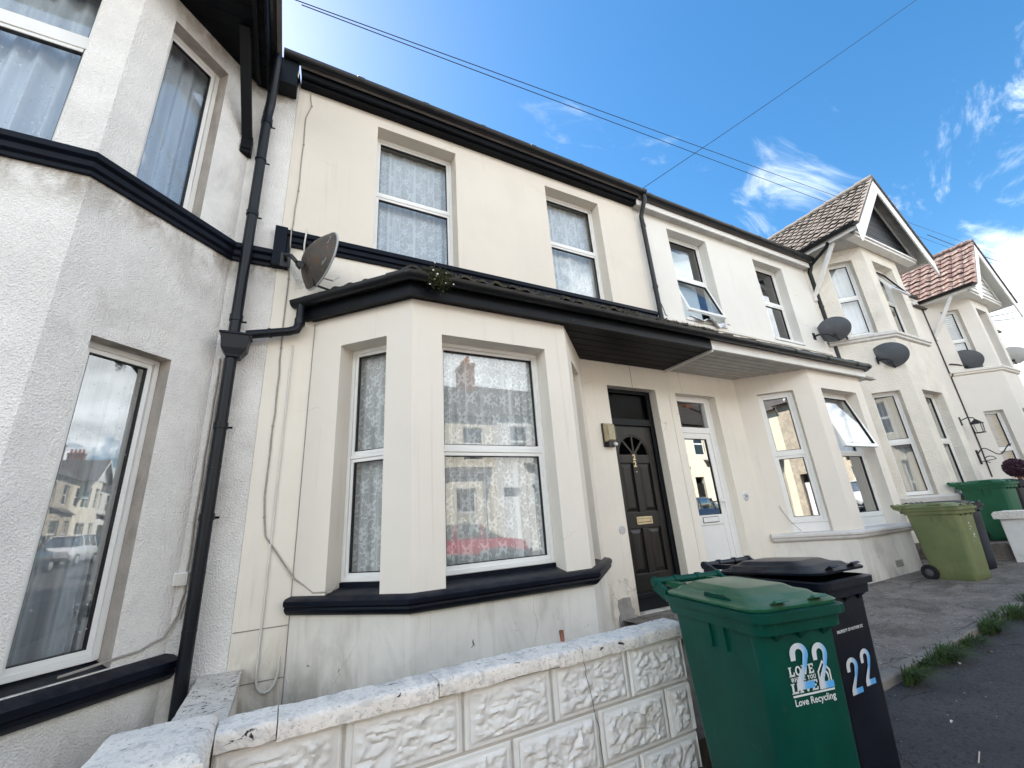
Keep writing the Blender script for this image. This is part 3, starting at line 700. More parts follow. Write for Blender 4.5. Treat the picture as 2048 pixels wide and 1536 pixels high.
    for k in range(5):
        t = MB(); t.box(3.58, 3.655, -.10-.16*k-.148, -.10-.16*k, .02, .175+rt.uniform(-.012, .01)); t.build('edging_tile', 'clay', H, bevel=.004)
    # bare cement patch low on the wall, vent disc
    p = MB(); pts = [(3.40, .13), (3.40, .22), (3.43, .26), (3.405, .33), (3.42, .395), (3.50, .41), (3.605, .405), (3.61, .30), (3.64, .27), (3.615, .22), (3.69, .205), (3.69, .13)]
    p.poly([(a, -.004, b) for a, b in pts], .003, (0, -1, 0)); p.build('cement_patch', 'cement', H)
    v = MB(); cyl(v, (3.625, 0, 1.135), (0, -1, 0), .048, .008, 28)
    v.build('wall_disc', 'dish_pale', H, bevel=.002)
    # rebated stone joints low left of the bay
    for b_ in ((x0+.01, .085, -.0035, .002, .651, .659), (x0+.01, .085, -.0035, .002, .296, .304), (.086, .094, -.006, .002, -.05, 3.3), (4.17, 4.176, -.003, .002, 3.0, 3.32)):
        jm = MB(); jm.box(*b_); jm.build('wall_joint', 'cement', H)
    # downpipe between 22 and its white neighbour
    pipe_with_collars(H, [(4.94, -.215, 6.44), (4.94, -.215, 6.36), (4.945, -.12, 6.20), (4.95, -.07, 6.12), (4.955, -.07, 4.10), (4.955, -.11, 3.98)], .037, 'gutter_black',
                      [((4.953, -.07, 5.90), (4.953, -.07, 5.95)), ((4.955, -.07, 4.72), (4.955, -.07, 4.77))])
    return H
def thing_part_soffit(H, mat, xa, xb, left):
    """tongue-and-groove boards under the lean-to, each board a part"""
    n = 6 if left else 8; w = .853/n
    for k in range(n):
        y0, y1 = -.84+ .845*k/n, -.84+.845*(k+1)/n
        a = xa; b = xb
        if left:                      # boards start at the bay's right-hand facet
            a = max(2.50, 2.537+.773+min(0, (y0+y1)/2) - .05); a = 2.50 if (y0+y1)/2 < -.76 else a-.05
        else:
            b = 6.44 - (y0+y1)/2 + .02 if (y0+y1)/2 > -.765 else 9.3
        m = MB(); m.box(a, b, y0+.006, y1-.006, 3.325, 3.343); m.build('soffit_board', mat, H, bevel=.003)
    m = MB(); m.box(xa if not left else 2.4, xb if left else 9.2, -.84, .0, 3.346, 3.36); m.build('soffit_backing', 'black_wood' if left else 'grey_wood', H)
    if left:
        m = MB(); m.sweep([(-.0, .0), (.84, -.84), (2.5, -.84)], [(-.14, 3.330), (-.005, 3.330), (-.005, 3.34), (-.14, 3.34)]); m.build('soffit_strip', mat, H)
H22 = house_22()

# ================================================================== HOUSE 24 (white neighbour)
def house_24():
    H = thing('terraced_house', 'white rendered terraced house with white glazed door and tilted-open casements', 'house', (7.4, 0, 0))
    x0, x1 = 4.864, 9.965
    W = F((0, 0), (1, 0)); mb = MB()
    up = [(5.61, 6.64, 4.29, 6.13), (8.04, 9.03, 4.27, 6.11)]
    panel(mb, W, x0, x1, 4.05, 6.34, .25, up); reveals(mb, W, .25, up); mb.build('wall', 'render_white', H)
    mb = MB(); door = [(5.006, 5.888, .19, 2.985)]
    panel(mb, W, x0, 6.46, -.1, 3.40, .25, door); reveals(mb, W, .25, door); panel(mb, W, x0, 6.46, 3.40, 4.05, .25, [])
    panel(mb, W, 6.46, 9.55, 3.36, 4.05, .25, []); panel(mb, W, 9.55, x1, -.1, 4.05, .25, []); mb.build('wall', 'render_cream_low', H)
    i = MB(); shell(i, x0, x1, 5.0, .1, 6.34, 3.3); i.build('room', 'room', H)
    P0, P1, P2, P3 = (6.44, 0), (7.205, -.765), (8.80, -.765), (9.565, 0)
    A, B, C = F(P0, (1, -1)), F(P1, (1, 0)), F(P2, (1, 1)); L = 1.082
    bay = MB(); oa = [(.302, .82, .85, 3.02)]; ob = [(.265, 1.348, .85, 3.035)]; oc = [(.262, .78, .85, 3.02)]
    for fr, l, o in ((A, L, oa), (B, 1.595, ob), (C, L, oc)):
        panel(bay, fr, 0, l, .85, 3.40, .22, o, back=False); reveals(bay, fr, .24, o)
    bay.build('bay_wall', 'render_bay', H)
    pl = MB()
    for fr, l in ((A, L), (B, 1.595), (C, L)): panel(pl, fr, .0, l, -.1, .85, .2, [], back=False)
    pl.build('plinth', 'render_plinth', H)
    for z_ in (.5, 3.14): inn = MB(); bay_slab(inn, 6.44, .765, 1.595, z_, z_+.2); inn.build('bay_floor', 'room', H)
    window(H, A, .302, .82, 1.02, 3.02, .075, .085, (1.99, 2.07), gmat='glass_strong')
    window(H, B, .265, 1.348, 1.02, 3.035, .165, .075, (1.99, 2.07), gmat='glass_strong', gtop='glass', tilt=('top', R(-15)))
    window(H, C, .262, .78, 1.02, 3.02, .075, .085, (1.99, 2.07))
    for fr, o, d in ((A, oa, .075), (B, ob, .165), (C, oc, .075)):
        q = MB(); fr.box(q, o[0][0]+.003, o[0][1]-.003, .86, 1.018, -d-.06, -d-.004); q.build('apron_board', 'upvc', H, bevel=.003)
    prof = [(-.19, .895), (-.02, .893), (.05, .885), (.072, .86), (.072, .835), (.055, .815), (.055, .80), (.035, .775), (0, .765), (-.05, .76), (-.2, .76)]
    s = MB(); s.sweep([P0, P1, P2, P3], prof); s.build('sill', 'sill_white', H, smooth=True)
    window(H, W, up[0][0], up[0][1], 4.40, up[0][3], .17, .07, (5.235, 5.315), tilt=('low', R(-17)))
    window(H, W, up[1][0], up[1][1], 4.36, up[1][3], .17, .07, (5.215, 5.295))
    for u in up:
        z = MB(); z.box(u[0]+.003, u[1]-.003, -.03, .17, 4.30, 4.352); z.build('sill', 'white_wood', H, bevel=.005)
    q = MB(); q.sweep([(4.91, 0), (9.93, 0)], [(-.01, 4.27), (.05, 4.262), (.05, 4.20), (.025, 4.19), (.025, 4.10), (-.01, 4.09)]); q.build('string_course', 'render_white', H, bevel=.004)
    f = MB(); f.box(4.835, 9.965, -.135, -.115, 6.285, 6.40); f.build('fascia', 'white_wood', H, bevel=.003)
    so = MB(); so.box(4.835, 9.965, -.114, .0, 6.292, 6.305); so.build('soffit', 'grey_wood', H)
    for x in (7.1, 8.6):
        j = MB(); j.box(x, x+.006, -.114, 0, 6.288, 6.291); j.build('soffit_joint', 'gasket', H)
    gutter(H, [(4.955, -.137), (9.99, -.137)], half_round(.066, 6.475, .066), joints=[((k-.04, -.137), (k+.04, -.137)) for k in (5.05, 6.35, 7.2, 8.05, 9.2)])
    roof_plain(H, x0, x1, -.2, 6.43, 3.4, 9.05)
    thing_part_soffit(H, 'grey_wood', 4.868, 9.3, False)
    f = MB(); f.box(4.858, 4.885, -.853, -.0, 3.29, 3.324); f.build('soffit_trim', 'white_wood', H)
    f = MB(); f.sweep([(4.858, -.853), (8.84, -.853), (9.69, 0)], [(-.02, 3.318), (.012, 3.318), (.012, 3.46), (-.02, 3.46)]); f.build('fascia', 'white_wood', H, bevel=.003)
    gutter(H, [(4.88, -.865), (8.84, -.865), (8.93, -.79)], half_round(.064, 3.50, .066), joints=[((k, -.865), (k+.05, -.865)) for k in (5.7, 6.6, 7.5, 8.4, 8.78)])
    slope = MB(); slope.poly([(4.862, -.93, 3.49), (8.86, -.93, 3.49), (8.4, -.01, 3.93), (4.862, -.01, 3.93)], .05, (0, -.43, .9)); slope.poly([(8.86, -.93, 3.49), (9.75, -.01, 3.49), (8.4, -.01, 3.93)], .05, (.3, -.3, .9)); slope.build('porch_roof', 'roof_dark', H)
    rng = random.Random(8); m = MB(); m.box(-.08, .08, -.13, .13, -.012, .012); t0 = None
    for row in range(2):
        x = 4.95+.08*row
        while x < 8.86:
            lo = Vector((x, -.86+.2*row, 3.56+.095*row+rng.uniform(-.004, .01)))
            if t0 is None: t0 = m.build('tile', 'slate', H); t0.location = lo-WL[H]; WL[t0] = lo; t0.rotation_euler = (.45, 0, 0)
            else: dup(t0, H, lo, rot=(.45+rng.uniform(-.05, .05), rng.uniform(-.03, .03), rng.uniform(-.04, .04)))
            x += .165
    # white glazed door
    fm = MB(); fr = W; d0 = -.115
    fr.box(fm, 5.008, 5.07, .30, 2.983, -.19, d0); fr.box(fm, 5.745, 5.886, .30, 2.983, -.19, d0)
    fr.box(fm, 5.07, 5.745, 2.90, 2.983, -.19, d0); fr.box(fm, 5.07, 5.745, 2.41, 2.50, -.19, d0); fr.box(fm, 5.008, 5.886, .20, .30, -.19, d0+.02)
    fo = fm.build('door_frame', 'upvc', H, bevel=.005)
    tp = MB(); fr.box(tp, 5.072, 5.743, 2.502, 2.898, -.17, -.163); tp.build('transom_pane', 'glass', fo)
    D = MB(); X0, X1, Z0, Z1, dd = 5.073, 5.742, .305, 2.407, -.125; st_ = .085
    for a in ((X0, X0+st_, Z0, Z1), (X1-st_-.01, X1, Z0, Z1), (X0+st_, X1-st_-.01, 2.325, Z1), (X0+st_, X1-st_-.01, 1.09, 1.225), (X0+st_, X1-st_-.01, Z0, .42)): fr.box(D, *a, dd-.05, dd)
    Dm = D.build('door', 'upvc', H, bevel=.005)
    q = MB(); fr.box(q, X0+st_, X1-st_-.01, .42, 1.09, dd-.035, dd-.015); q.build('door_panel', 'upvc', Dm)
    q = MB(); ring(q, fr, X0+st_, X1-st_-.01, 1.225, 2.325, .008, dd-.04, dd-.01); q.build('gasket', 'gasket', Dm)
    q = MB(); fr.box(q, X0+st_+.004, X1-st_-.014, 1.229, 2.321, dd-.03, dd-.024); q.build('pane', 'glass_strong', Dm)
    q = MB(); fr.box(q, 5.22, 5.53, 1.128, 1.192, dd-.002, dd+.012); q.build('letterbox', 'upvc', Dm, bevel=.006)
    q = MB(); ring(q, fr, 5.212, 5.538, 1.12, 1.20, .007, dd-.002, dd+.006); q.build('letterbox_frame', 'gasket', Dm)
    q = MB(); fr.box(q, 5.692, 5.722, 1.22, 1.46, dd-.002, dd+.010); q.tube([fr.p(5.707, 1.405, dd), fr.p(5.707, 1.405, dd+.05), fr.p(5.60, 1.405, dd+.055)], .010, 8); q.build('door_handle', 'upvc', Dm, bevel=.003)
    s = MB(); s.box(4.95, 6.0, -.40, .17, 0, .197); s.build('doorstep', 'concrete', H, bevel=.012)
    ab = MB(); ab.box(8.02, 8.24, -.771, -.76, .31, .40)
    for k in range(3): ab.box(8.03, 8.23, -.7735, -.7705, .322+.026*k, .334+.026*k)
    ab.build('air_brick', 'cement', H)
    return H
H24 = house_24()

# ================================================================== HOUSE 20 (grey roughcast, left)
def house_20():
    H = thing('terraced_house', 'grey roughcast house with two-storey canted bay and navy trim at the left edge', 'house', (-2.6, 0, 0))
    P0, P1, P2, P3 = (-3.86, 0), (-3.08, -.775), (-1.455, -.775), (-.68, 0)
    W = F((0, 0), (1, 0)); A, B, C = F(P0, (1, -1)), F(P1, (1, 0)), F(P2, (1, 1)); L = 1.096
    mb = MB(); panel(mb, W, -6.2, -3.8, -.2, 6.4, .25, []); panel(mb, W, -.74, -.296, -.2, 6.4, .25, []); mb.build('wall', 'roughcast_grey', H)
    i = MB(); shell(i, -6.2, -.30, 5.0, .1, 6.3, 3.35); bay_slab(i, -3.86, .775, 1.625, 3.3, 3.6); bay_slab(i, -3.86, .775, 1.625, .2, .4); i.build('room', 'room', H)
    bay = MB()
    oc = [(.238, .760, .60, 2.712), (.238, .760, 3.95, 5.88)]; ob = [(.24, 1.39, .60, 2.712), (.24, 1.39, 3.95, 5.88)]; oa = [(.335, .856, .60, 2.712), (.335, .856, 3.95, 5.88)]
    for fr, l, o in ((A, L, oa), (B, 1.625, ob), (C, L, oc)):
        panel(bay, fr, 0, l, -.2, 6.4, .22, o, back=False); 
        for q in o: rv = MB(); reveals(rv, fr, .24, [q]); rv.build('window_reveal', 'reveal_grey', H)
    bay.build('bay_wall', 'roughcast_grey', H)
    for fr, o in ((A, oa), (B, ob), (C, oc)):
        front = fr is B
        window(H, fr, o[0][0], o[0][1], .645, o[0][3], .115, .072, (1.60, 1.68) if front else None, gmat='glass_drops')
        window(H, fr, o[1][0], o[1][1], 3.98, o[1][3], .115, .072, (5.12, 5.26) if front else None, gmat='glass_drops')
    st = [(-.03, 4.035), (.06, 4.028), (.085, 4.012), (.085, 3.965), (.055, 3.945), (.055, 3.90), (.028, 3.885), (.028, 3.852), (-.03, 3.852)]
    q = MB(); q.sweep([P0, P1, P2, P3, (-.347, 0)], st); q.build('string_course', 'black_paint', H, bevel=.004)
    z = MB()
    for fr, o in ((A, oa), (B, ob), (C, oc)): fr.box(z, o[1][0]+.003, o[1][1]-.003, 3.96, 4.02, -.2, -.01)
    z.build('sill_fill', 'black_paint', H)
    prof = [(-.19, .655), (-.02, .60), (.075, .565), (.10, .55), (.10, .505), (.075, .49), (.075, .465), (.04, .43), (0, .42), (-.2, .42)]
    s = MB(); s.sweep([P0, P1, P2, (-.655, .025)], prof); s.build('sill', 'black_paint', H, smooth=True)
    # eaves: flat black soffit, boxed boards, gutter running out to the street
    so = MB()
    for k in range(9): so.box(-4.4, -.58, -1.25+.14*k+.002, -1.25+.14*(k+1)-.002, 6.13, 6.15)
    so.build('soffit', 'black_wood', H)
    f = MB(); f.box(-.60, -.575, -1.3, -.02, 6.08, 6.28); f.build('fascia', 'black_flaking', H, bevel=.004)
    f = MB(); f.box(-.70, -.66, -1.3, -.05, 6.085, 6.128); f.build('eaves_board', 'black_flaking', H, bevel=.004)
    gutter(H, [(-.575, -.26), (-.575, -1.3)], half_round(.066, 6.30, .064))
    rf = MB()
    for sg in (-1, 1):
        c = -2.27; e = 1.80
        rf.poly([(c+sg*e, -1.3, 6.30), (c+sg*e, 3.5, 6.30), (c, 3.5, 8.15), (c, -1.3, 8.15)], .06, (sg*.7, 0, .7))
    rf.build('roof', 'roof_dark', H); roof_plain(H, -6.2, -.3, -.1, 6.42, 3.4, 9.1)
    g = MB(); g.poly([(-4.0, -.80, 6.16), (-.6, -.80, 6.16), (-2.27, -.80, 8.0)], .06, (0, -1, 0)); g.build('gable_board', 'black_wood', H)
    br = MB(); a, b = Vector((-.70, -.035, 5.26)), Vector((-.775, -.62, 6.12)); d = (b-a).normalized(); sx = Vector((1, 0, 0))-d*d.x; sx.normalize(); sy = d.cross(sx)
    br.obox((a+b)/2, d*((b-a).length/2), sx*.046, sy*.04); br.box(-.75, -.65, -.085, 0, 5.10, 5.32); br.box(-.745, -.655, -.1, 0, 5.14, 5.18); br.build('eaves_bracket', 'black_wood', H, bevel=.008)
    # soil and rain pipe with hopper
    dp = pipe_with_collars(H, [(-.505, -.34, 6.25), (-.505, -.34, 6.16), (-.535, -.13, 5.80), (-.55, -.10, 5.66), (-.552, -.10, 3.02)], .046, 'pipe_navy',
                      [((-.548, -.10, 5.52), (-.548, -.10, 5.60)), ((-.551, -.10, 4.33), (-.551, -.10, 4.38)), ((-.552, -.10, 3.18), (-.552, -.10, 3.24)), ((-.551, -.10, 5.02), (-.551, -.10, 5.04))])
    hp = MB(); hc = Vector((-.53, -.105, 0)); lev = [(.118, .085, 3.045), (.122, .088, 3.03), (.108, .08, 3.02), (.095, .072, 2.90), (.06, .055, 2.845), (.052, .05, 2.82)]
    vs = []
    for a_, b_, z_ in lev: vs += [hc+Vector((sx_*a_, sy_*b_, z_)) for sx_, sy_ in ((-1, -1), (1, -1), (1, 1), (-1, 1))]
    hp.add(vs, [(i*4+j, i*4+(j+1) % 4, i*4+4+(j+1) % 4, i*4+4+j) for i in range(5) for j in range(4)] + [(20, 21, 22, 23)])
    hp.build('hopper', 'pipe_navy', H, bevel=.006)
    pipe_with_collars(H, [(-.545, -.10, 2.86), (-.545, -.10, .05)], .046, 'pipe_navy',
                      [((-.545, -.10, z_), (-.545, -.10, z_+.05)) for z_ in (2.2, 1.48)])
    for z_ in (1.88, 1.1, .72):
        r_ = MB(); r_.tube([(-.545, -.10, z_), (-.545, -.10, z_+.012)], .0485, 14); r_.build('pipe_joint', 'pipe_navy', dp, smooth=True)
    # branch from the cream house's bay gutter into the hopper
    br = MB(); br.tube([(-.045, -.075, 3.46), (-.045, -.075, 3.25), (-.07, -.078, 3.185), (-.13, -.082, 3.155), (-.46, -.105, 3.06)], .040, 12)
    b = br.build('branch_pipe', 'pipe_navy', H, smooth=True)
    c = MB(); c.tube([(-.045, -.075, 3.30), (-.045, -.075, 3.24)], .048, 12); c.tube([(-.27, -.0915, 3.115), (-.29, -.093, 3.109)], .047, 12); c.build('pipe_collar', 'pipe_navy', b, smooth=True)
    return H
H20 = house_20()

# ================================================================== gabled pair on the right
def tile_slope(H, name, mat, xe, ze, xr, zr, y0, y1, tw, th_, amp, seed, cap=300):
    rng = random.Random(seed); U = Vector((xr-xe, 0, zr-ze)); Ls = U.length; U.normalize(); N = Vector((-U.z, 0, U.x)); Y = Vector((0, 1, 0))
    if N.z < 0: N = -N
    m = MB(); ns = 8; vs = []
    for i in range(ns+1):
        t = i/ns; yy = (t-.5)*tw*.955; h = amp*(.45*math.sin(t*2*math.pi)+.9*math.sin(t*math.pi)) 
        for l, hh in ((-th_*.56, .038), (th_*.60, .0)):
            p = U*l + Y*yy + N*(h+hh); vs += [p, p - N*.016]
    fs = []
    for i in range(ns):
        b = i*4; fs += [(b, b+2, b+6, b+4), (b+1, b+5, b+7, b+3), (b, b+4, b+5, b+1)]
    fs += [(0, 1, 3, 2), (ns*4, ns*4+2, ns*4+3, ns*4+1)]
    m.add(vs, fs); t0 = None; cnt = 0
    rows = int(round(Ls/th_)); cols = int((y1-y0)/tw)
    for r_ in range(rows):
        for c_ in range(cols):
            y = y0 + tw*(c_+.5); lo = Vector((xe, y, ze)) + U*(th_*(r_+.45)) + N*.02
            if lo.z < ze - .1 + max(0, (y+.1))*.72 - .25: continue
            cnt += 1
            if cnt > cap: return
            lo = lo + N*rng.uniform(-.004, .009) + U*rng.uniform(-.012, .012)
            ro = (rng.uniform(-.02, .02), rng.uniform(-.03, .03), rng.uniform(-.02, .02))
            if t0 is None: t0 = m.build('tile', mat, H, smooth=True); t0.location = lo-WL[H]; WL[t0] = lo
            else: dup(t0, H, lo, rot=ro)
def gabled_house(name, label, bx, fw, dl, xw0, xw1, dz, fmat, lowmat, style):
    """bx: x where the bay's left facet meets the wall; fw: front width; dl: depth"""
    H = thing(name, label, 'house', ((xw0+xw1)/2, 0, 0))
    P0, P1, P2, P3 = (bx, 0), (bx+dl, -dl), (bx+dl+fw, -dl), (bx+2*dl+fw, 0)
    W = F((0, 0), (1, 0)); A, B, C = F(P0, (1, -1)), F(P1, (1, 0)), F(P2, (1, 1)); L = dl*math.sqrt(2)
    mb = MB(); panel(mb, W, xw0, P0[0]+.02, -.2, 6.7, .25, []); panel(mb, W, P3[0]-.02, xw1, -.2, 6.5, .25, []); mb.build('wall', fmat, H)
    i = MB(); shell(i, xw0, xw1, 5.0, .3, 6.5, 3.7); bay_slab(i, bx, dl, fw, 3.6, 3.8); i.build('room', 'room', H)
    zt = 6.60+dz; up = (4.56+dz, 6.33+dz); lo = (1.28+dz*.5, 3.30+dz*.2); sa = style['sa']; sb = style['sb']
    bay = MB(); ops = {0: [(*sa, *lo), (*sa, *up)], 1: [(*sb, *lo), (*sb, *up)], 2: [(L-sa[1], L-sa[0], *lo), (L-sa[1], L-sa[0], *up)]}
    for k, (fr, l) in enumerate(((A, L), (B, fw), (C, L))):
        panel(bay, fr, 0, l, -.2, zt+.05, .22, ops[k], back=False); reveals(bay, fr, .24, ops[k])
    bay.build('bay_wall', fmat, H)
    for k, fr in enumerate((A, B, C)):
        (a, b, c, e), (a2, b2, c2, e2) = ops[k]; rec = (.12, .16, .12)[k]
        window(H, fr, a, b, c+.01, e, rec, .07, (2.26+dz*.3, 2.34+dz*.3))
        window(H, fr, a2, b2, c2+.01, e2, rec, .07, style['mid'], tilt=('top', R(-23)) if (style['open'] and k == 1) else None)
    prof = [(-.16, 4.565+dz), (.05, 4.545+dz), (.075, 4.52+dz), (.075, 4.475+dz), (.045, 4.455+dz), (.045, 4.42+dz), (0, 4.39+dz), (-.1, 4.39+dz)]
    q = MB(); q.sweep([P0, P1, P2, P3], prof); q.build('sill_band', 'sill_white' if style['dark'] else fmat, H, smooth=True)
    q = MB(); q.sweep([P0, P1, P2, P3], [(-.16, lo[0]+.005), (.05, lo[0]-.01), (.07, lo[0]-.04), (.05, lo[0]-.12), (-.1, lo[0]-.13)]); q.build('sill', 'sill_white', H)
    # gable
    cx = (P1[0]+P2[0])/2 + style['dx']; e = style['half']; ze = 6.70+dz; za = style['za']; yf = -1.20
    so = MB(); so.box(cx-e+.03, cx+e-.03, -dl-.17, 0, zt, zt+.025); so.build('soffit', 'white_wood' if not style['dark'] else 'grey_wood', H)
    bm = MB(); bm.box(cx-e+.24, cx+e-.24, -dl-.19, -dl-.02, zt-.01, zt+.10); bm.box(cx-e+.24, cx+e-.24, -dl-.22, -dl-.19, zt+.05, zt+.10); bm.build('gable_beam', 'white_wood', H, bevel=.01)
    sl = (za-ze)/e; n = 9; yg = dl+.15
    for k in range(n):
        za_, zb_ = zt+.10+(za-zt-.25)*k/n, zt+.10+(za-zt-.25)*(k+1)/n
        ha, hb = max(.02, e-(za_-ze)/sl-.12), max(.01, e-(zb_-ze)/sl-.12)
        tk = -yg-.02; t2 = -yg-(.02 if style['dark'] else -.005)
        m = MB(); m.poly([(cx-ha, tk, za_+.004), (cx+ha, tk, za_+.004), (cx+hb, t2, zb_-.003), (cx-hb, t2, zb_-.003)], .025, (0, -1, 0))
        m.build('gable_board', 'black_wood' if style['dark'] else 'white_wood', H)
    bk = MB(); bk.poly([(cx-e+.1, -yg+.03, ze), (cx+e-.1, -yg+.03, ze), (cx, -yg+.03, za-.1)], .03, (0, -1, 0)); bk.build('gable_backing', 'gasket', H)
    bw = .27
    for sg in (-1, 1):
        d = Vector((sg*e, 0, ze-za)).normalized(); nrm = Vector((-d.z*sg, 0, abs(d.x)))
        def slab(o0, o1, y0, y1, ext):      # o: offset below the roof line
            m = MB(); top = Vector((cx, 0, za)); bot = Vector((cx+sg*(e+ext), 0, za+(ze-za)*(e+ext)/e))
            up_ = Vector((0, 0, 1)); k_ = 1/abs(nrm.z)
            vs = [q_ - up_*(o*k_) + Vector((0, y, 0)) for y in (y0, y1) for o in (o0, o1) for q_ in (top, bot)]
            return m.add(vs, [(0, 1, 3, 2), (4, 6, 7, 5), (0, 4, 5, 1), (2, 3, 7, 6), (1, 5, 7, 3), (0, 2, 6, 4)])
        slab(.0, bw, yf-.03, yf, .10).build('barge_board', 'white_wood', H, bevel=.005)
        slab(.03, .05, yf+.002, -yg+.05, 0).build('verge_soffit', 'grey_wood' if style['dark'] else 'white_wood', H)
        slab(.055, .20, -yg-.05, -yg-.022, -.2).build('gable_trim', 'grey_wood' if style['dark'] else 'white_wood', H)
        slab(-.03, .0, yf-.05, 3.6, .06).build('roof_slope', 'roof_dark', H)
        f = MB(); xx = cx+sg*e; f.box(xx-.012, xx+.012, yf, 0, ze-.12, ze-.005); f.build('fascia', 'white_wood', H)
        # verge: dark tile edge above the barge board
        slab(-.055, -.03, yf-.06, yf+.05, .10).build('verge_tiles', style['tile'], H)
    tile_slope(H, 'tile', style['tile'], cx-e-.05, ze-.05+.03, cx, za+.03, yf-.05, 2.9, style['tw'], style['th'], style['amp'], 4)
    rt = MB()
    for k in range(12): rt.tube([(cx, yf-.05+.34*k, za+.035), (cx, yf-.05+.34*k+.335, za+.045)], [.085, .095], 10)
    rt.build('ridge_tile', style['tile'], H, smooth=True)
    gutter(H, [(cx-e-.012, .1), (cx-e-.012, yf)], half_round(.06, ze+.015, .06), joints=[((cx-e-.012, y+.03), (cx-e-.012, y-.03)) for y in (-.35, -.8)])
    # strut under the eaves
    b = MB(); a0, a1 = Vector((bx+.03, -.03, 5.62+dz)), Vector((bx+.03, -.66, zt)); d = (a1-a0).normalized(); sy = d.cross(Vector((1, 0, 0)))
    b.obox((a0+a1)/2, d*((a1-a0).length/2), Vector((.04, 0, 0)), sy*.035); b.box(bx-.02, bx+.09, -.06, 0, 5.50+dz, 5.70+dz); b.build('eaves_bracket', 'white_wood', H, bevel=.008)
    # main eaves beside the bay
    f = MB(); f.box(P3[0]+.05, xw1, -.14, .0, 6.36+dz, 6.48+dz); f.build('eaves_board', 'white_wood', H)
    gutter(H, [(P3[0]+.05, -.145), (xw1-.05, -.145)], half_round(.06, 6.53+dz, .06))
    roof_plain(H, xw0, xw1, -.1, 6.5+dz, 3.4, 9.3+dz)
    return H
HD = gabled_house('terraced_house', 'cream roughcast gabled house with grey-brown roof tiles and black gable boards', 10.0, 1.585, .82, 9.968, 15.2, 0, 'roughcast_cream', 'roughcast_cream',
    dict(sa=(.437, .918), sb=(.32, 1.27), mid=(5.43, 5.51), open=True, dark=True, dx=.0, half=1.68, za=8.42, tile='tile_grey', tw=.175, th=.215, amp=.022))
HE = gabled_house('terraced_house', 'smooth beige gabled house with red roof tiles and white boarded gable', 16.05, 1.26, .80, 15.202, 21.5, -.07, 'render_beige', 'render_beige',
    dict(sa=(.375, .79), sb=(.20, 1.0), mid=(5.31, 5.39), open=False, dark=False, dx=.0, half=1.46, za=8.30, tile='tile_red', tw=.245, th=.245, amp=.022))
def pipes_right():
    pipe_with_collars(H24, [(10.02, -.14, 6.42), (10.04, -.12, 6.32), (10.06, -.06, 6.22), (10.09, -.06, 4.12)], .042, 'gutter_black', [((10.075, -.06, 5.32), (10.075, -.06, 5.38))])
    br = MB(); br.tube([(9.93, -.62, 6.62), (9.96, -.55, 6.54), (10.03, -.12, 6.34)], .035, 10); br.build('branch_pipe', 'gutter_black', HD, smooth=True)
    f = MB(); f.poly([(9.70, -.10, 6.50), (9.93, -.16, 6.52), (9.95, .05, 6.60), (9.72, .05, 6.60)], .03, (0, -.5, .8)); f.build('valley_mortar', 'cement', H24)
    f = MB(); f.box(9.84, 9.96, -.20, -.14, 6.49, 6.54); f.build('valley_flashing', 'white_wood', H24, bevel=.01)
    w = MB(); w.tube([(16.0, -.02, 6.45), (16.02, -.02, 5.2), (16.02, -.02, 4.45), (16.03, -.08, 4.38), (16.03, -.02, 4.3), (16.03, -.02, 2.4), (15.98, -.02, 1.6)], .014, 6); w.build('service_pipe', 'gutter_black', HE)
    p = MB(); p.box(15.17, 15.26, -.03, .0, .4, 3.0); p.build('pilaster', 'render_beige', HE)
pipes_right()

# ================================================================== front garden wall
def fbm(p, o=4):
    v, a = 0, 1
    for i in range(o): v += a*mnoise.noise(p); p = p*2.03; a *= .5
    return v
def rock_block(x0, x1, z0, z1, y, name, parent, seed, mat='block_white', nx=64, nz=34):
    """pitched-face walling block: smooth ribbed margins, tooled rough face"""
    mb = MB(); vs = []; off = Vector((seed*3.7, seed*1.3, 0))
    for j in range(nz+1):
        for i in range(nx+1):
            x = x0+.003+(x1-x0-.006)*i/nx; z = z0+.0025+(z1-z0-.005)*j/nz
            ex = min(x-x0, x1-x); ez = min(z-z0, z1-z); m = min(ex/.034, ez/.022)
            if m < 1: d = .002 + (.0055*(.5+.5*math.sin(ex*2*math.pi/.0115)) if ex < .034 and ez > .012 else .001)
            else:
                k = min(1, (m-1)*1.6); p = Vector((x*27, 0, z*34))+off
                p = Vector((p.x*.72+p.z*.30, 0, p.z*.80-p.x*.28)); w = Vector((mnoise.noise(p*.55), 0, mnoise.noise(p*.55+Vector((9, 0, 0)))))*.8
                r1 = abs(mnoise.noise(p*.75+w)); r2 = abs(mnoise.noise(p*1.7+w*.7)); d = .006 + k*(.023*r1 + .011*r2 + .004*abs(mnoise.noise(p*3.9)) - .001)
            if i in (0, nx) or j in (0, nz): d = -.012
            vs.append((x, y-d, z))
    mb.add(vs, [(j*(nx+1)+i, j*(nx+1)+i+1, (j+1)*(nx+1)+i+1, (j+1)*(nx+1)+i) for j in range(nz) for i in range(nx)])
    # body behind the face
    n = nx+1; e = [(x0+.003, z0+.0025), (x1-.003, z0+.0025), (x1-.003, z1-.0025), (x0+.003, z1-.0025)]
    mb.add([(a, y+.012, b) for a, b in e] + [(a, y+.098, b) for a, b in e], [(0, 1, 5, 4), (1, 2, 6, 5), (2, 3, 7, 6), (3, 0, 4, 7), (7, 6, 5, 4)])
    return mb.build(name, mat, parent, smooth=True, fix=False)
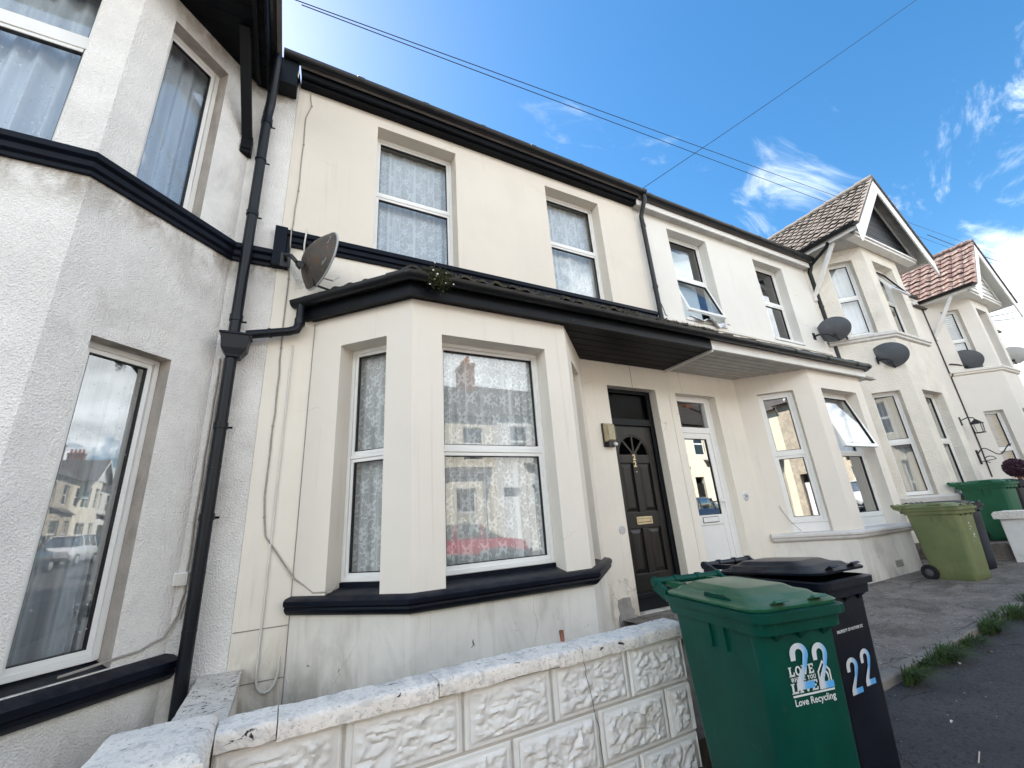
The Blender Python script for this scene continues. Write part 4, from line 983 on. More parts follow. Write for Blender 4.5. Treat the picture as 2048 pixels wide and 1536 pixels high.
def coping_stone(mb, x0, x1, y0, y1, z0, z1, seed, bev=.015, nx=44):
    """weathered coping with a rounded, slightly wavering arris"""
    prof = [(y1, z0), (y1, z1-bev*.7), (y1-bev*.7, z1), (y0+bev*1.3, z1), (y0+bev*.4, z1-bev*.35), (y0, z1-bev*1.1), (y0, z0)]; n = len(prof); vs = []
    for i in range(nx+1):
        x = x0+.002+(x1-x0-.004)*i/nx
        for k, (y, z) in enumerate(prof):
            p = Vector((x*11+seed, y*9, z*13)); vs.append((x, y+.005*mnoise.noise(p)+.003*mnoise.noise(p*4.3), z+.005*mnoise.noise(p+Vector((0, 5, 0)))+.003*mnoise.noise(p*4.7)))
    mb.add(vs, [(i*n+k, i*n+(k+1) % n, (i+1)*n+(k+1) % n, (i+1)*n+k) for i in range(nx) for k in range(n)] + [tuple(range(n)), tuple(reversed(range(nx*n, nx*n+n)))])
    return mb
def garden_wall():
    g = thing('garden_wall', 'low white-painted garden wall of rock-faced blocks with flaking coping', 'wall', (.9, -2.2, 0))
    yf = -2.215; XR = 2.03
    rows = [(.425, .648, [-.15, .26, .727, 1.165, 1.625, XR]), (.200, .423, [-.15, .055, .49, .946, 1.405, 1.845, XR]), (-.025, .198, [-.15, .26, .727, 1.165, 1.625, XR]), (-.25, -.027, [-.15, .055, .49, .946, 1.405, 1.845, XR])]
    sd_ = 0
    for z0, z1, xs in rows:
        for a, b in zip(xs, xs[1:]):
            sd_ += 1; rock_block(a, b, z0, z1, yf, 'block', g, sd_)
    m = MB(); m.box(-.15, XR-.004, yf+.006, yf+.094, -.25, .646); m.build('mortar', 'mortar', g)
    xs = [-.148, .034, .612, 1.197, 1.33, 1.787, 2.045]
    for k, (a, b) in enumerate(zip(xs, xs[1:])):
        c = MB(); dz = random.Random(k).uniform(-.003, .003); coping_stone(c, a, b, -2.252, -2.085, .650+dz, .708+dz, k*2.3)
        c.build('coping_stone', 'coping_white', g, smooth=True)
    # hairline crack down from the split coping
    rng = random.Random(2); ck = MB(); x, z = 1.335, .65; pts = [(x, z)]
    while z > .0: x += rng.uniform(-.006, .012); z -= rng.uniform(.02, .04); pts.append((x, z))
    for (a, b), (c, d) in zip(pts, pts[1:]): ck.add([(a-.0015, yf-.026, b), (a+.0015, yf-.026, b), (c+.0015, yf-.026, d), (c-.0015, yf-.026, d)], [(0, 1, 2, 3)])
    ck.build('crack', 'gasket', g, fix=False)
    st = MB(); st.tube([(1.325, -2.09, .69), (1.322, -2.088, .755)], [.010, .013], 8); st.build('iron_stub', 'clay', g)
    # corner pier
    p = thing('gate_pier', 'squat white pier with wide weathered cap at the left end of the block wall', 'pier', (-.29, -2.24, 0))
    b = MB(); b.box(-.42, -.155, -2.38, -2.08, -.25, .648); b.build('pier_shaft', 'block_white', p, bevel=.01)
    c = MB(); n = 10; pr_ = []
    x0, x1, y0, y1, z0, z1 = -.475, -.152, -2.45, -2.055, .652, .732; bv = .035
    vs = []
    for (ins, z) in ((0, z0), (0, z1-bv*.8), (bv*.5, z1-bv*.2), (bv*1.3, z1)):
        ring_ = []
        for sx_, sy_, ex, ey in ((x0, y0, 1, 0), (x1, y0, 0, 1), (x1, y1, -1, 0), (x0, y1, 0, -1)):
            for t in range(n):
                lx, ly = (x1-x0)*t/n, (y1-y0)*t/n; ring_.append((sx_+ex*lx, sy_+ey*ly))
        for (a, b_) in ring_:
            cx, cy = (x0+x1)/2, (y0+y1)/2; a = cx+(a-cx)*(1-2*ins/(x1-x0)); b_ = cy+(b_-cy)*(1-2*ins/(y1-y0))
            q = Vector((a*12, b_*12, z*12)); vs.append((a+.007*mnoise.noise(q), b_+.007*mnoise.noise(q+Vector((4, 0, 0))), z+.007*mnoise.noise(q+Vector((0, 7, 0)))))
    N = 4*n; c.add(vs, [(k*N+i, k*N+(i+1) % N, (k+1)*N+(i+1) % N, (k+1)*N+i) for k in range(3) for i in range(N)] + [tuple(range(3*N, 4*N)), tuple(reversed(range(N)))])
    c.build('pier_cap', 'coping_white', p, smooth=True)
    # low party wall running back to the houses
    w = thing('party_wall', 'low dividing wall with flaking paint running back from the pier to the houses', 'wall', (-.32, -1, 0))
    b = MB(); b.box(-.44, -.20, -2.08, -.01, -.2, .352); b.build('wall_body', 'coping_white', w)
    c = MB(); vs = []; nx, ny = 8, 40
    for j in range(ny+1):
        for i in range(nx+1):
            x = -.462+.27*i/nx; y = -2.075+2.07*j/ny; vs.append((x+.006*mnoise.noise(Vector((y*9, 0, i))), y, .405+.007*fbm(Vector((x*25, y*14, 0)))))
    top = [(j*(nx+1)+i, j*(nx+1)+i+1, (j+1)*(nx+1)+i+1, (j+1)*(nx+1)+i) for j in range(ny) for i in range(nx)]
    c.add(vs, top); k = len(vs); vs2 = [(v[0], v[1], .353) for v in vs]
    c.add(vs2, [tuple(reversed(f)) for f in top]); 
    for j in range(ny):
        for i in (0, nx):
            a, b_ = j*(nx+1)+i, (j+1)*(nx+1)+i; c.f.append((a, b_, b_+k, a+k)); c.uv.append(None)
    for i in range(nx):
        c.f.append((i, i+1, i+1+k, i+k)); c.uv.append(None); e = ny*(nx+1); c.f.append((e+i, e+i+1, e+i+1+k, e+i+k)); c.uv.append(None)
    c.build('coping', 'coping_flaky', w, smooth=True)
    # neighbour's pier on the right
    p = thing('gate_pier', 'white-painted pier with stepped cap beyond the olive bin at the right edge', 'pier', (9.95, -1.7, .2))
    b = MB(); b.box(9.77, 10.15, -1.92, -1.53, -.1, .86); b.build('pier_shaft', 'block_white', p, bevel=.012)
    c = MB(); coping_stone(c, 9.72, 10.20, -1.97, -1.48, .86, .965, 3.3, .04, 6); c.build('pier_cap', 'coping_white', p, smooth=True)
garden_wall()

# ================================================================== wheelie bins
SWD, SDP, SHT = .82, .937, .931
def bin_z(y0, y1, z): return y1 - (y1-y0)*z/(.92*SHT)
def rrect(hw, y0, y1, r, n=5):
    pts = []
    for cx, cy, a0 in ((hw-r, y0+r, -90), (hw-r, y1-r, 0), (-hw+r, y1-r, 90), (-hw+r, y0+r, 180)):
        pts += [(cx+r*math.cos(R(a0+90*i/n)), cy+r*math.sin(R(a0+90*i/n))) for i in range(n+1)]
    return pts
def loft(mb, secs, cap0=True, cap1=True):
    n = len(secs[0][0]); vs = [(x, y, (z(x, y) if callable(z) else z)) for pts, z in secs for x, y in pts]
    mb.add(vs, [(k*n+i, k*n+(i+1) % n, (k+1)*n+(i+1) % n, (k+1)*n+i) for k in range(len(secs)-1) for i in range(n)] + ([tuple(reversed(range(n)))] if cap0 else []) + ([tuple(range((len(secs)-1)*n, len(secs)*n))] if cap1 else []))
def wheelie_bin(label, loc, yaw, body, lid, lid_open=0, group='wheelie bins'):
    t = thing('wheelie_bin', label, 'wheelie bin', loc, yaw, group)
    s, d, h = SWD, SDP, SHT
    def rr(hw, y0, y1, r): return rrect(hw*s, y0*d, y1*d, r)
    b = MB()
    loft(b, [(rr(.205, .125, .56, .035), .012), (rr(.222, .10, .585, .045), .05), (rr(.226, .097, .595, .045), .12*h), (rr(.247, .05, .665, .05), .905*h)], cap1=False)
    loft(b, [(rr(.247, .05, .665, .05), .905*h), (rr(.268, .018, .69, .055), .905*h), (rr(.272, .012, .70, .055), .955*h), (rr(.287, -.012, .70, .06), .958*h), (rr(.290, -.015, .70, .06), .992*h), (rr(.262, .02, .68, .05), .997*h), (rr(.25, .05, .66, .05), .93*h)], False, False)
    for sx in (-1, 1):
        for y in (.26, .36):                                    # stiffening fins under the rim
            b.box(sx*.236*s, sx*.262*s, y*d-.006, y*d+.006, .80*h, .905*h)
    for x in (-.15, 0, .15):
        b.add([(x*s-.03, .052*d, .905*h), (x*s+.03, .052*d, .905*h), (x*s, .052*d, .87*h), (x*s-.03, .02*d, .905*h), (x*s+.03, .02*d, .905*h)], [(0, 1, 2), (3, 2, 4), (0, 2, 3), (1, 4, 2)])
    b.box(-.20*s, .20*s, .62*d, .66*d, .02, .10)
    for sx in (-1, 1): b.box(sx*.19*s-.02, sx*.19*s+.02, .60*d, .735*d, .93*h, 1.0*h)
    bo = b.build('body', body, t, smooth=True)
    hb = MB(); hb.tube([(-.255*s, .785*d, 1.045*h), (.255*s, .785*d, 1.045*h)], .019, 12)
    for x in (-.255, -.09, .09, .255): hb.tube([(x*s-.012, .785*d, 1.045*h), (x*s+.012, .785*d, 1.045*h)], .025, 12)
    for x in (-.255, .255): hb.obox(Vector((x*s, .735*d, 1.01*h)), Vector((.009, 0, 0)), Vector((0, .05, .022)), Vector((0, -.010, .028)))
    hb.build('handle', body, t, smooth=True)
    l = MB()
    loft(l, [(rr(.276, .012, .68, .06), .998*h), (rr(.279, .008, .685, .06), 1.010*h), (rr(.266, .03, .67, .06), 1.020*h), (rr(.236, .070, .645, .06), 1.024*h),
             (rr(.222, .092, .63, .06), 1.040*h), (rr(.190, .14, .60, .05), 1.044*h), (rr(.165, .18, .575, .05), 1.062*h), (rr(.150, .20, .56, .05), 1.065*h)])
    for x in (-.16, .16): l.box(x*s-.02, x*s+.02, .63*d, .775*d, 1.015*h, 1.045*h)
    for x in (-.12, .12):                                        # thumb tabs on the front edge
        vs = [(x*s+a*.034, .03*d-.012+b_*.02, 1.018*h+c) for a, b_, c in ((-1, 1, 0), (1, 1, 0), (1, 0, .010), (-1, 0, .010), (-1, -.8, .022), (1, -.8, .022), (1, -1.4, .014), (-1, -1.4, .014))]
        l.add(vs, [(0, 1, 2, 3), (3, 2, 5, 4), (4, 5, 6, 7), (0, 3, 4, 7), (1, 6, 5, 2)])
    if lid_open:
        m = Matrix.Rotation(lid_open, 3, 'X'); pv = Vector((0, .745*d, 1.015*h)); l.v = [tuple(pv+m@(Vector(v)-pv)) for v in l.v]
    lo = l.build('lid', lid, t, smooth=True)
    if not lid_open:
        gp = MB()                                                # scooped finger grip at the lid's left side
        pts = [(-.085, 0), (-.075, .018), (-.055, .026), (0, .022), (.055, .026), (.075, .018), (.085, 0), (0, -.012)]
        gp.add([(-.262*s+.010-.35*b_, .27*d+a, 1.022*h+b_*.9) for a, b_ in pts] + [(-.262*s+.030, .27*d+a*.9, 1.026*h+b_*.15) for a, b_ in pts], [tuple(range(8))] + [(i, (i+1) % 8, (i+1) % 8+8, i+8) for i in range(8)])
        gp.build('lid_grip', body, lo)
    w0 = None
    for sx in (-1, 1):
        w = MB(); w.lathe((sx*.245*s-.022, .60*d, .098), (1, 0, 0), [(.05, .004), (.058, 0), (.085, 0), (.098, .012), (.098, .034), (.085, .046), (.058, .046), (.05, .042)], 28); wo = w.build('wheel', 'rubber', t, smooth=True)
        hbm = MB(); hbm.lathe((sx*.245*s-.022, .60*d, .098), (1, 0, 0), [(0, .010), (.02, .004), (.03, .010), (.052, .012), (.052, .034), (.03, .036), (.02, .042), (0, .036)], 24); hbm.build('hub', 'hub_grey', wo, smooth=True)
    a = MB(); a.tube([(-.24*s, .60*d, .098), (.24*s, .60*d, .098)], .011, 8); a.build('axle', 'hub_grey', t)
    return t
def on_front(v2, f, name, mat, t, lift=.0035, uvbox=None):
    """lay flat 2D lettering (x, z) on a bin's sloping front"""
    mb = MB(); vs = [(x, .097*SDP + (.05-.097)*SDP*(z-.12*SHT)/((.905-.12)*SHT) - lift, z) for x, z in v2]
    uv = None
    if uvbox: x0, x1, z0, z1 = uvbox; uv = [[((v2[i][0]-x0)/(x1-x0), (v2[i][1]-z0)/(z1-z0)) for i in q] for q in f]
    mb.add(vs, f, uv); return mb.build(name, mat, t, fix=False)
def digit2(x0, x1, z0, z1, skew=0):
    """tall stencilled 2 as a ribbon"""
    w, h = x1-x0, z1-z0; t = .20
    def R_(p): return (x0+p[0]*w + skew*p[1], z0+p[1]*h)
    outer, inner = [], []
    for i in range(13):
        a = math.pi*(1.0 - 1.12*i/12); outer.append((.50+.50*math.cos(a), .76+.24*math.sin(a))); inner.append((.50+.20*math.cos(a), .76+.11*math.sin(a)))
    outer = [(0.0, .63)] + outer + [(.80, .50), (.46, .22), (.42, .15), (1.0, .15), (1.0, 0)]
    inner = [(.26, .63)] + inner + [(.56, .50), (.16, .24), (.04, .14), (.02, 0), (.5, 0)]
    n = len(outer); v = [R_(p) for p in outer] + [R_(p) for p in inner]
    return v, [(i, i+1, n+i+1, n+i) for i in range(n-1)]
def slab_word(word, x0, x1, z0, z1):
    """slab-serif capitals"""
    G = {'L': (.8, [(0, .26, 0, 1), (0, .8, 0, .2), (-.1, .38, .86, 1), (-.1, .2, 0, .12), (.62, .8, 0, .42)]),
         'I': (.5, [(.12, .38, 0, 1), (0, .5, .86, 1), (0, .5, 0, .14)]),
         'E': (.8, [(.05, .3, 0, 1), (-.02, .8, .84, 1), (-.02, .8, 0, .16), (.05, .62, .42, .58), (.64, .8, .68, 1), (.64, .8, 0, .32)]),
         'W': (1.2, []), 'H': (.95, [(.05, .28, 0, 1), (.67, .9, 0, 1), (.05, .9, .42, .58), (-.02, .36, .88, 1), (-.02, .36, 0, .12), (.6, .97, .88, 1), (.6, .97, 0, .12)]),
         'R': (.9, [(.05, .3, 0, 1), (-.02, .6, .84, 1), (.5, .74, .55, .95), (.05, .66, .42, .58), (.5, .78, 0, .45), (-.02, .38, 0, .12), (.5, .9, 0, .12)]),
         'Y': (.9, [(.33, .57, 0, .5), (.2, .7, 0, .12)]), 'U': (.95, [(.05, .3, .1, 1), (.65, .9, .1, 1), (.15, .8, 0, .16), (-.02, .38, .88, 1), (.57, .97, .88, 1)]),
         'V': (.95, []), 'O': (.95, []), ' ': (.45, [])}
    tot = sum(G[c][0]+.12 for c in word)-.12; k = (x1-x0)/tot; h = z1-z0; v, f = [], []; x = x0
    def quad(ps): b = len(v); v.extend((x+p*k, z0+q*h) for p, q in ps); f.append(tuple(range(b, b+len(ps))))
    for c in word:
        for a, b, e, g in G[c][1]: quad([(a, e), (b, e), (b, g), (a, g)])
        if c == 'V':
            quad([(.02, 1), (.3, 1), (.58, 0), (.38, 0)]); quad([(.68, 1), (.93, 1), (.58, 0), (.42, 0)]); quad([(-.04, .88), (.4, .88), (.4, 1), (-.04, 1)]); quad([(.58, .88), (1, .88), (1, 1), (.58, 1)])
        if c == 'W':
            for o in (0, .5): quad([(.02+o, 1), (.26+o, 1), (.46+o, 0), (.26+o, 0)]); quad([(.5+o, 1), (.66+o, 1), (.46+o, 0), (.32+o, 0)])
        if c == 'Y': quad([(.0, 1), (.28, 1), (.57, .5), (.33, .45)]); quad([(.62, 1), (.9, 1), (.57, .45), (.38, .5)])
        if c == 'O':
            m = 16
            for i in range(m):
                a, b = 2*math.pi*i/m, 2*math.pi*(i+1)/m
                quad([(.47+.47*math.cos(a), .5+.5*math.sin(a)), (.47+.47*math.cos(b), .5+.5*math.sin(b)), (.47+.23*math.cos(b), .5+.32*math.sin(b)), (.47+.23*math.cos(a), .5+.32*math.sin(a))])
        x += (G[c][0]+.12)*k
    return v, f
def fit_text(txt, x0, x1, z0, z1, bold=0.0, space=1.0):
    v, f = text_pts(txt, 1.0, bold, space); V = np.array(v); lo, hi = V.min(0), V.max(0)
    return [(x0+(a-lo[0])/(hi[0]-lo[0])*(x1-x0), z0+(b-lo[1])/(hi[1]-lo[1])*(z1-z0)) for a, b in v], f
def bins():
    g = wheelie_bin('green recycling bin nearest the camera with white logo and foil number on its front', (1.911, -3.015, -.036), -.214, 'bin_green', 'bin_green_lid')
    logo = []
    V, Fc = [], []
    def put(vf): b = len(V); V.extend(vf[0]); Fc.extend(tuple(b+i for i in q) for q in vf[1])
    put(slab_word('LOVE', -.093, .030, .683, .717)); put(slab_word('WHERE YOU', -.092, .034, .664, .679)); put(slab_word('LIVE', -.094, .036, .624, .660))
    put(([(-.096, .612), (.116, .612), (.116, .619), (-.096, .619)], [(0, 1, 2, 3)]))
    hs = [(.046, .627), (.046, .684), (.079, .722), (.112, .684), (.112, .627)]; hi = [(.053, .627), (.053, .681), (.079, .711), (.105, .681), (.105, .627)]
    for i in range(4): put(([hs[i], hs[i+1], hi[i+1], hi[i]], [(0, 1, 2, 3)]))
    for i in range(14):
        a, b = R(-20+220*i/14), R(-20+220*(i+1)/14); c = (.079, .664)
        put(([(c[0]+.021*math.cos(a), c[1]+.021*math.sin(a)), (c[0]+.021*math.cos(b), c[1]+.021*math.sin(b)), (c[0]+.014*math.cos(b), c[1]+.014*math.sin(b)), (c[0]+.014*math.cos(a), c[1]+.014*math.sin(a))], [(0, 1, 2, 3)]))
    put(([(.062, .627), (.069, .627), (.062, .66), (.058, .655)], [(0, 1, 2, 3)])); put(([(.096, .627), (.089, .627), (.096, .66), (.100, .655)], [(0, 1, 2, 3)]))
    on_front(V, Fc, 'logo_print', 'print_white', g, .0040)
    on_front(*fit_text('Love Recycling', -.092, .114, .574, .606, .018), 'slogan_print', 'print_white', g, .0040)
    for k, (a, b, c, e) in enumerate(((-.072, .020, .634, .797), (.040, .118, .622, .786))):
        on_front(*digit2(a, b, c, e, -.006), 'number_sticker', 'number_foil', g, .0055, (a, b, c, e))
    k = wheelie_bin('black rubbish bin with white council lettering, its lid propped ajar, beside the green bin', (2.654, -2.835, -.02), -.0375, 'bin_black', 'bin_black', R(-2.6))
    on_front(*fit_text('PROPERTY OF ROTHER DC', -.132, .098, .679, .693, .03, 1.12), 'property_print', 'print_white', k)
    for a, b, c, e in ((-.117, -.021, .408, .566), (.012, .100, .423, .585)):
        on_front(*digit2(a, b, c, e, -.004), 'number_sticker', 'number_foil', k, .0045, (a, b, c, e))
    o = wheelie_bin('faded olive green bin standing against the white bay', (8.02, -1.763, .185), -.108, 'bin_olive', 'bin_olive')
    rng = random.Random(1); V, Fc = [], []
    for i in range(9):                                              # remains of brushed-on white paint
        x, z = .02+rng.uniform(-.03, .05), .70-.045*i*.55+rng.uniform(-.02, .02); a = rng.uniform(.006, .016); b = len(V)
        V += [(x-a, z-a*.6), (x+a, z-a*.2), (x+a*.6, z+a), (x-a*.5, z+a*.7)]; Fc.append((b, b+1, b+2, b+3))
    on_front(V, Fc, 'paint_mark', 'print_white', o)
    wheelie_bin('dark bin mostly hidden behind the olive bin, only its right side and handle showing', (8.95, -1.58, .19), -.10, 'bin_black', 'bin_black')
    wheelie_bin('dark green bin behind the right-hand pier, under the cream house window', (10.84, -1.571, .474), -.097, 'bin_dgreen', 'bin_dgreen')
    wheelie_bin('black bin cut off by the right edge of the picture', (11.75, -1.50, .474), -.097, 'bin_black', 'bin_black')
bins()

# ================================================================== satellite dishes
def dish(label, ctr, nrm, w, h, mount, mat, rim, arm='dark_plastic', roll=0, depth=.085):
    t = thing('satellite_dish', label, 'satellite dish', ctr, 0, 'satellite dishes on the house fronts'); WL[t] = Vector(ctr)
    c = Vector(ctr); n = Vector(nrm).normalized(); u = Vector((0, 0, 1)).cross(n).normalized(); v = n.cross(u)
    if roll: u, v = u*math.cos(roll)+v*math.sin(roll), v*math.cos(roll)-u*math.sin(roll)
    mb = MB(); N, K = 40, 7
    for side in (0, 1):
        vs = [c + u*(w/2*(k/K)*math.cos(2*math.pi*i/N)) + v*(h/2*(k/K)*math.sin(2*math.pi*i/N)) + n*(depth*((k/K)**2-1)-.006*side) for k in range(1, K+1) for i in range(N)] + [c - n*(depth+.006*side)]
        fs = [((k)*N+i, k*N+(i+1) % N, (k+1)*N+(i+1) % N, (k+1)*N+i) for k in range(K-1) for i in range(N)] + [(K*N, (i+1) % N, i) for i in range(N)]
        mb.add(vs, fs)
    mb.build('reflector', mat, t, smooth=True, fix=False)
    r = MB(); r.tube([c+u*(w/2*math.cos(2*math.pi*i/N))+v*(h/2*math.sin(2*math.pi*i/N)) for i in range(N+1)], .009, 6, False); r.build('rim', rim, t, smooth=True)
    a = MB(); foc = c + n*.24 - v*(h*.46); lowp = c - v*(h*.47) + n*.0; back = c - n*(depth+.05)
    a.tube([c-n*(depth*.8)-v*(h*.15), c-n*.03-v*(h*.5), foc], .011, 8); ao = a.build('feed_arm', arm, t, smooth=True)
    l = MB(); d = (c - foc + v*h*.25).normalized(); l.tube([foc-d*.05, foc+d*.02, foc+d*.05], [.022, .026, .032], 12); l.tube([foc-d*.05, foc-d*.05-v*.05], [.02, .016], 8); l.build('receiver', arm, ao, smooth=True)
    b = MB(); m = Vector(mount); o = m + Vector((0, -.10, 0))
    b.obox(m + Vector((0, -.006, 0)), Vector((.045, 0, 0)), Vector((0, .006, 0)), Vector((0, 0, .075)))
    back = back - v*(h*.22); b.tube([m, o, (o+back)/2 + Vector((0, -.03, .01)), back], .019, 10); b.tube([back, back+n*.05-v*.02], [.03, .045], 8); b.build('wall_bracket', arm, t, smooth=True)
    return t
dish('rusty old satellite dish on the navy string course corner of the cream house', (.085, -.36, 3.80), (.935, .33, -.08), .68, .55, (-.225, -.075, 3.92), 'dish_rusty', 'dish_rim', depth=.15)
dish('dark grey satellite dish on the white house wall by its right downpipe', (9.78, -.26, 4.67), (.92, -.10, .38), .64, .50, (9.50, -.0, 4.58), 'dish_grey', 'dish_grey')
dish('lower dark grey satellite dish on the left side of the roughcast gabled house bay', (10.58, -.70, 4.01), (.92, -.10, .38), .66, .52, (10.52, -.52, 3.96), 'dish_grey', 'dish_grey')
dish('dark grey satellite dish below the blinds of the red-roofed house', (16.45, -.28, 4.74), (.92, -.10, .38), .80, .62, (16.12, -.0, 4.68), 'dish_grey', 'dish_grey')
dish('pale satellite dish peeping out past the far corner of the red-roofed house', (19.65, -.55, 5.20), (.92, -.10, .38), .72, .56, (19.5, -.0, 5.1), 'dish_pale', 'dish_pale')

# ================================================================== lamps, plates, boxes
def fittings():
    t = thing('wall_lamp', 'bulkhead lamp with frosted lens and sensor on the wall left of the black door', 'wall lamp', (3.60, -.02, 2.30))
    b = MB(); b.box(3.515, 3.685, -.022, 0, 2.14, 2.45); b.box(3.55, 3.66, -.075, -.02, 2.14, 2.215); b.build('backplate', 'dark_plastic', t, bevel=.008)
    g = MB(); loft_z = [(3.53, 3.675, 2.205, 2.435, -.022), (3.53, 3.675, 2.205, 2.435, -.06), (3.555, 3.652, 2.225, 2.415, -.095)]
    vs = [(x, y, z) for x0, x1, z0, z1, y in loft_z for x, z in ((x0, z0), (x1, z0), (x1, z1), (x0, z1))]
    g.add(vs, [(k*4+i, k*4+(i+1) % 4, k*4+4+(i+1) % 4, k*4+4+i) for k in range(2) for i in range(4)] + [(8, 9, 10, 11)])
    for z in range(1, 8): g.box(3.535, 3.67, -.0965, -.055, 2.225+.025*z, 2.230+.025*z)
    g.build('lens', 'lamp_glass', t, bevel=.006)
    s = MB(); s.lathe((3.645, -.085, 2.17), (0.2, -1, -.3), [(.0, .03), (.018, .024), (.024, .0), (.02, -.02)], 14); s.build('sensor', 'upvc', t, smooth=True)
    p = thing('number_plate', 'round white ceramic plate with the number 24 beside the white door', 'house number', (6.075, -.005, 1.45))
    b = MB(); b.lathe((6.075, 0, 1.452), (0, -1, 0), [(.066, 0), (.066, .006), (.058, .011), (0, .012)], 30); b.build('plate', 'plate_white', p, smooth=True)
    n = MB(); v, f = text_pts('24', .062, .002, 1, 'CENTER'); n.add([(6.075+a, -.0135, 1.431+b_) for a, b_ in v], f)
    for i in range(14):
        a = 2*math.pi*i/14; n.lathe((6.075+.047*math.cos(a), -.0122, 1.452+.047*math.sin(a)), (0, -1, 0), [(0.0065, 0), (0, .001)], 6)
    n.build('numerals', 'ink_navy', p, fix=False)
    j = thing('junction_box', 'small white junction box low on the grey wall beside the navy pipe', 'junction box', (-.655, -.02, 1.08))
    x0 = -.70
    b = MB(); b.box(x0, x0+.085, -.045, -.002, 1.03, 1.12); b.build('box_body', 'upvc', j, bevel=.004)
    l = MB(); l.box(x0+.008, x0+.077, -.049, -.0455, 1.038, 1.112); l.build('box_lid', 'cable_white', j, bevel=.003)
    # carriage lantern and hanging-basket bracket on the far house
    t = thing('wall_lantern', 'black carriage lantern on the beige wall of the red-roofed house', 'wall lantern', (15.62, -.1, 2.95))
    b = MB(); b.box(15.36, 15.44, -.03, 0, 2.92, 3.14); b.tube([(15.40, -.03, 3.05), (15.44, -.16, 3.10), (15.50, -.24, 3.08), (15.52, -.26, 3.03)], .012, 6)
    b.lathe((15.52, -.26, 3.03), (0, 0, -1), [(0, -.02), (.03, 0), (.15, .10), (.155, .11), (.13, .112)], 4); 
    for k in range(4):
        a = R(45+90*k); b.tube([(15.52+.12*math.cos(a), -.26+.12*math.sin(a), 2.92), (15.52+.10*math.cos(a), -.26+.10*math.sin(a), 2.70)], .008, 5)
    b.lathe((15.52, -.26, 2.70), (0, 0, -1), [(.12, 0), (.12, .02), (0, .03)], 4); b.build('lantern_frame', 'cable_black', t)
    g = MB(); g.lathe((15.52, -.26, 2.92), (0, 0, -1), [(.11, 0), (.09, .21)], 4); g.build('lantern_glass', 'glass', t)
    t = thing('basket_bracket', 'scrolled black iron hanging bracket below the lantern', 'bracket', (15.75, -.2, 2.1))
    b = MB(); b.box(15.63, 15.70, -.03, 0, 1.92, 2.28); pts = []
    for i in range(24):
        a = i/23; pts.append((15.67+.02*a, -.03-.62*a, 2.20+.10*math.sin(a*8)+.03*a))
    b.tube(pts, .012, 6); b.tube([(15.67, -.03, 1.98)] + [(15.67, -.2-.1*math.cos(i*.5), 2.02+.08*math.sin(i*.5)) for i in range(10)], .010, 6); b.build('scroll', 'cable_black', t)
fittings()

# ================================================================== cables
def cable(label, pts, r, mat='cable_grey', cat='cable', clips=None, wob=.004, name='cable'):
    rng = random.Random(len(label)); P = []
    for a, b in zip(pts, pts[1:]):
        a, b = Vector(a), Vector(b); n = max(2, int((b-a).length/.12))
        for i in range(n): P.append(a.lerp(b, i/n) + Vector((rng.uniform(-wob, wob), 0, rng.uniform(-wob, wob))))
    P.append(Vector(pts[-1])); m = MB(); m.tube(P, r, 6)
    if clips:
        for k in range(2, len(P)-1, clips): m.obox(P[k], Vector((.010, 0, 0)), Vector((0, .006, 0)), Vector((0, 0, .006)))
    return tag(m.build(name, mat, None, smooth=True), label, cat)
cable('thin cable clipped down the upper cream wall from the eaves to the dish', [(-.17, -.006, 6.28), (-.15, -.006, 6.1), (-.19, -.006, 5.9), (-.185, -.006, 5.1), (-.20, -.006, 4.34), (-.20, -.082, 4.30), (-.20, -.082, 4.12), (-.20, -.012, 4.05)], .006, 'cable_grey', clips=5)
cable('pinkish cable running down the lower cream wall and along the bay sill', [(-.19, -.007, 4.0), (-.185, -.007, 3.4), (-.17, -.007, 2.5), (-.18, -.007, 1.65), (-.14, -.007, 1.33), (.10, -.02, .99), (.24, -.15, .885), (.36, -.265, .885), (.40, -.30, .92)], .007, 'cable_grey', clips=6)
cable('white plastic conduit with a looped tail on the wall left of the bay', [(-.085, -.008, 3.05), (-.09, -.008, 2.2), (-.095, -.008, 1.2), (-.10, -.008, .36), (-.098, -.010, .31), (-.085, -.013, .265), (-.06, -.017, .235), (-.03, -.02, .225), (0, -.018, .235), (.025, -.015, .265), (.038, -.012, .31), (.045, -.010, .36), (.045, 0, .45)], .009, 'cable_white', clips=7, wob=.001)
cable('white loop of cable hanging over the navy string course', [(-.07, -.01, 4.36), (-.065, -.085, 4.33), (-.075, -.085, 4.14), (-.07, -.012, 4.04)], .008, 'cable_white', wob=.001)
cable('white cables looping from the wall to the rusty dish', [(-.14, -.01, 3.86), (-.12, -.04, 3.76), (-.05, -.1, 3.71), (.02, -.2, 3.70), (.10, -.34, 3.64), (.20, -.42, 3.58), (.25, -.40, 3.64)], .007, 'cable_white', wob=.002)
cable('second slack white cable under the rusty dish', [(-.15, -.01, 3.82), (-.11, -.05, 3.70), (-.03, -.14, 3.68), (.02, -.22, 3.72)], .006, 'cable_white', wob=.002)
cable('black cable clipped down the grey wall beside the navy pipe', [(-.635, -.01, 2.84), (-.635, -.01, 1.6), (-.625, -.012, .98), (-.64, -.012, .83), (-.70, -.035, .70), (-.80, -.135, .655), (-1.0, -.335, .635), (-1.1, -.435, .63)], .008, 'cable_grey', clips=9)
cable('thinner grey cable beside the black one on the grey wall', [(-.61, -.01, 2.86), (-.61, -.01, 1.5), (-.60, -.012, .95), (-.625, -.012, .80)], .005, 'cable_grey', clips=9)
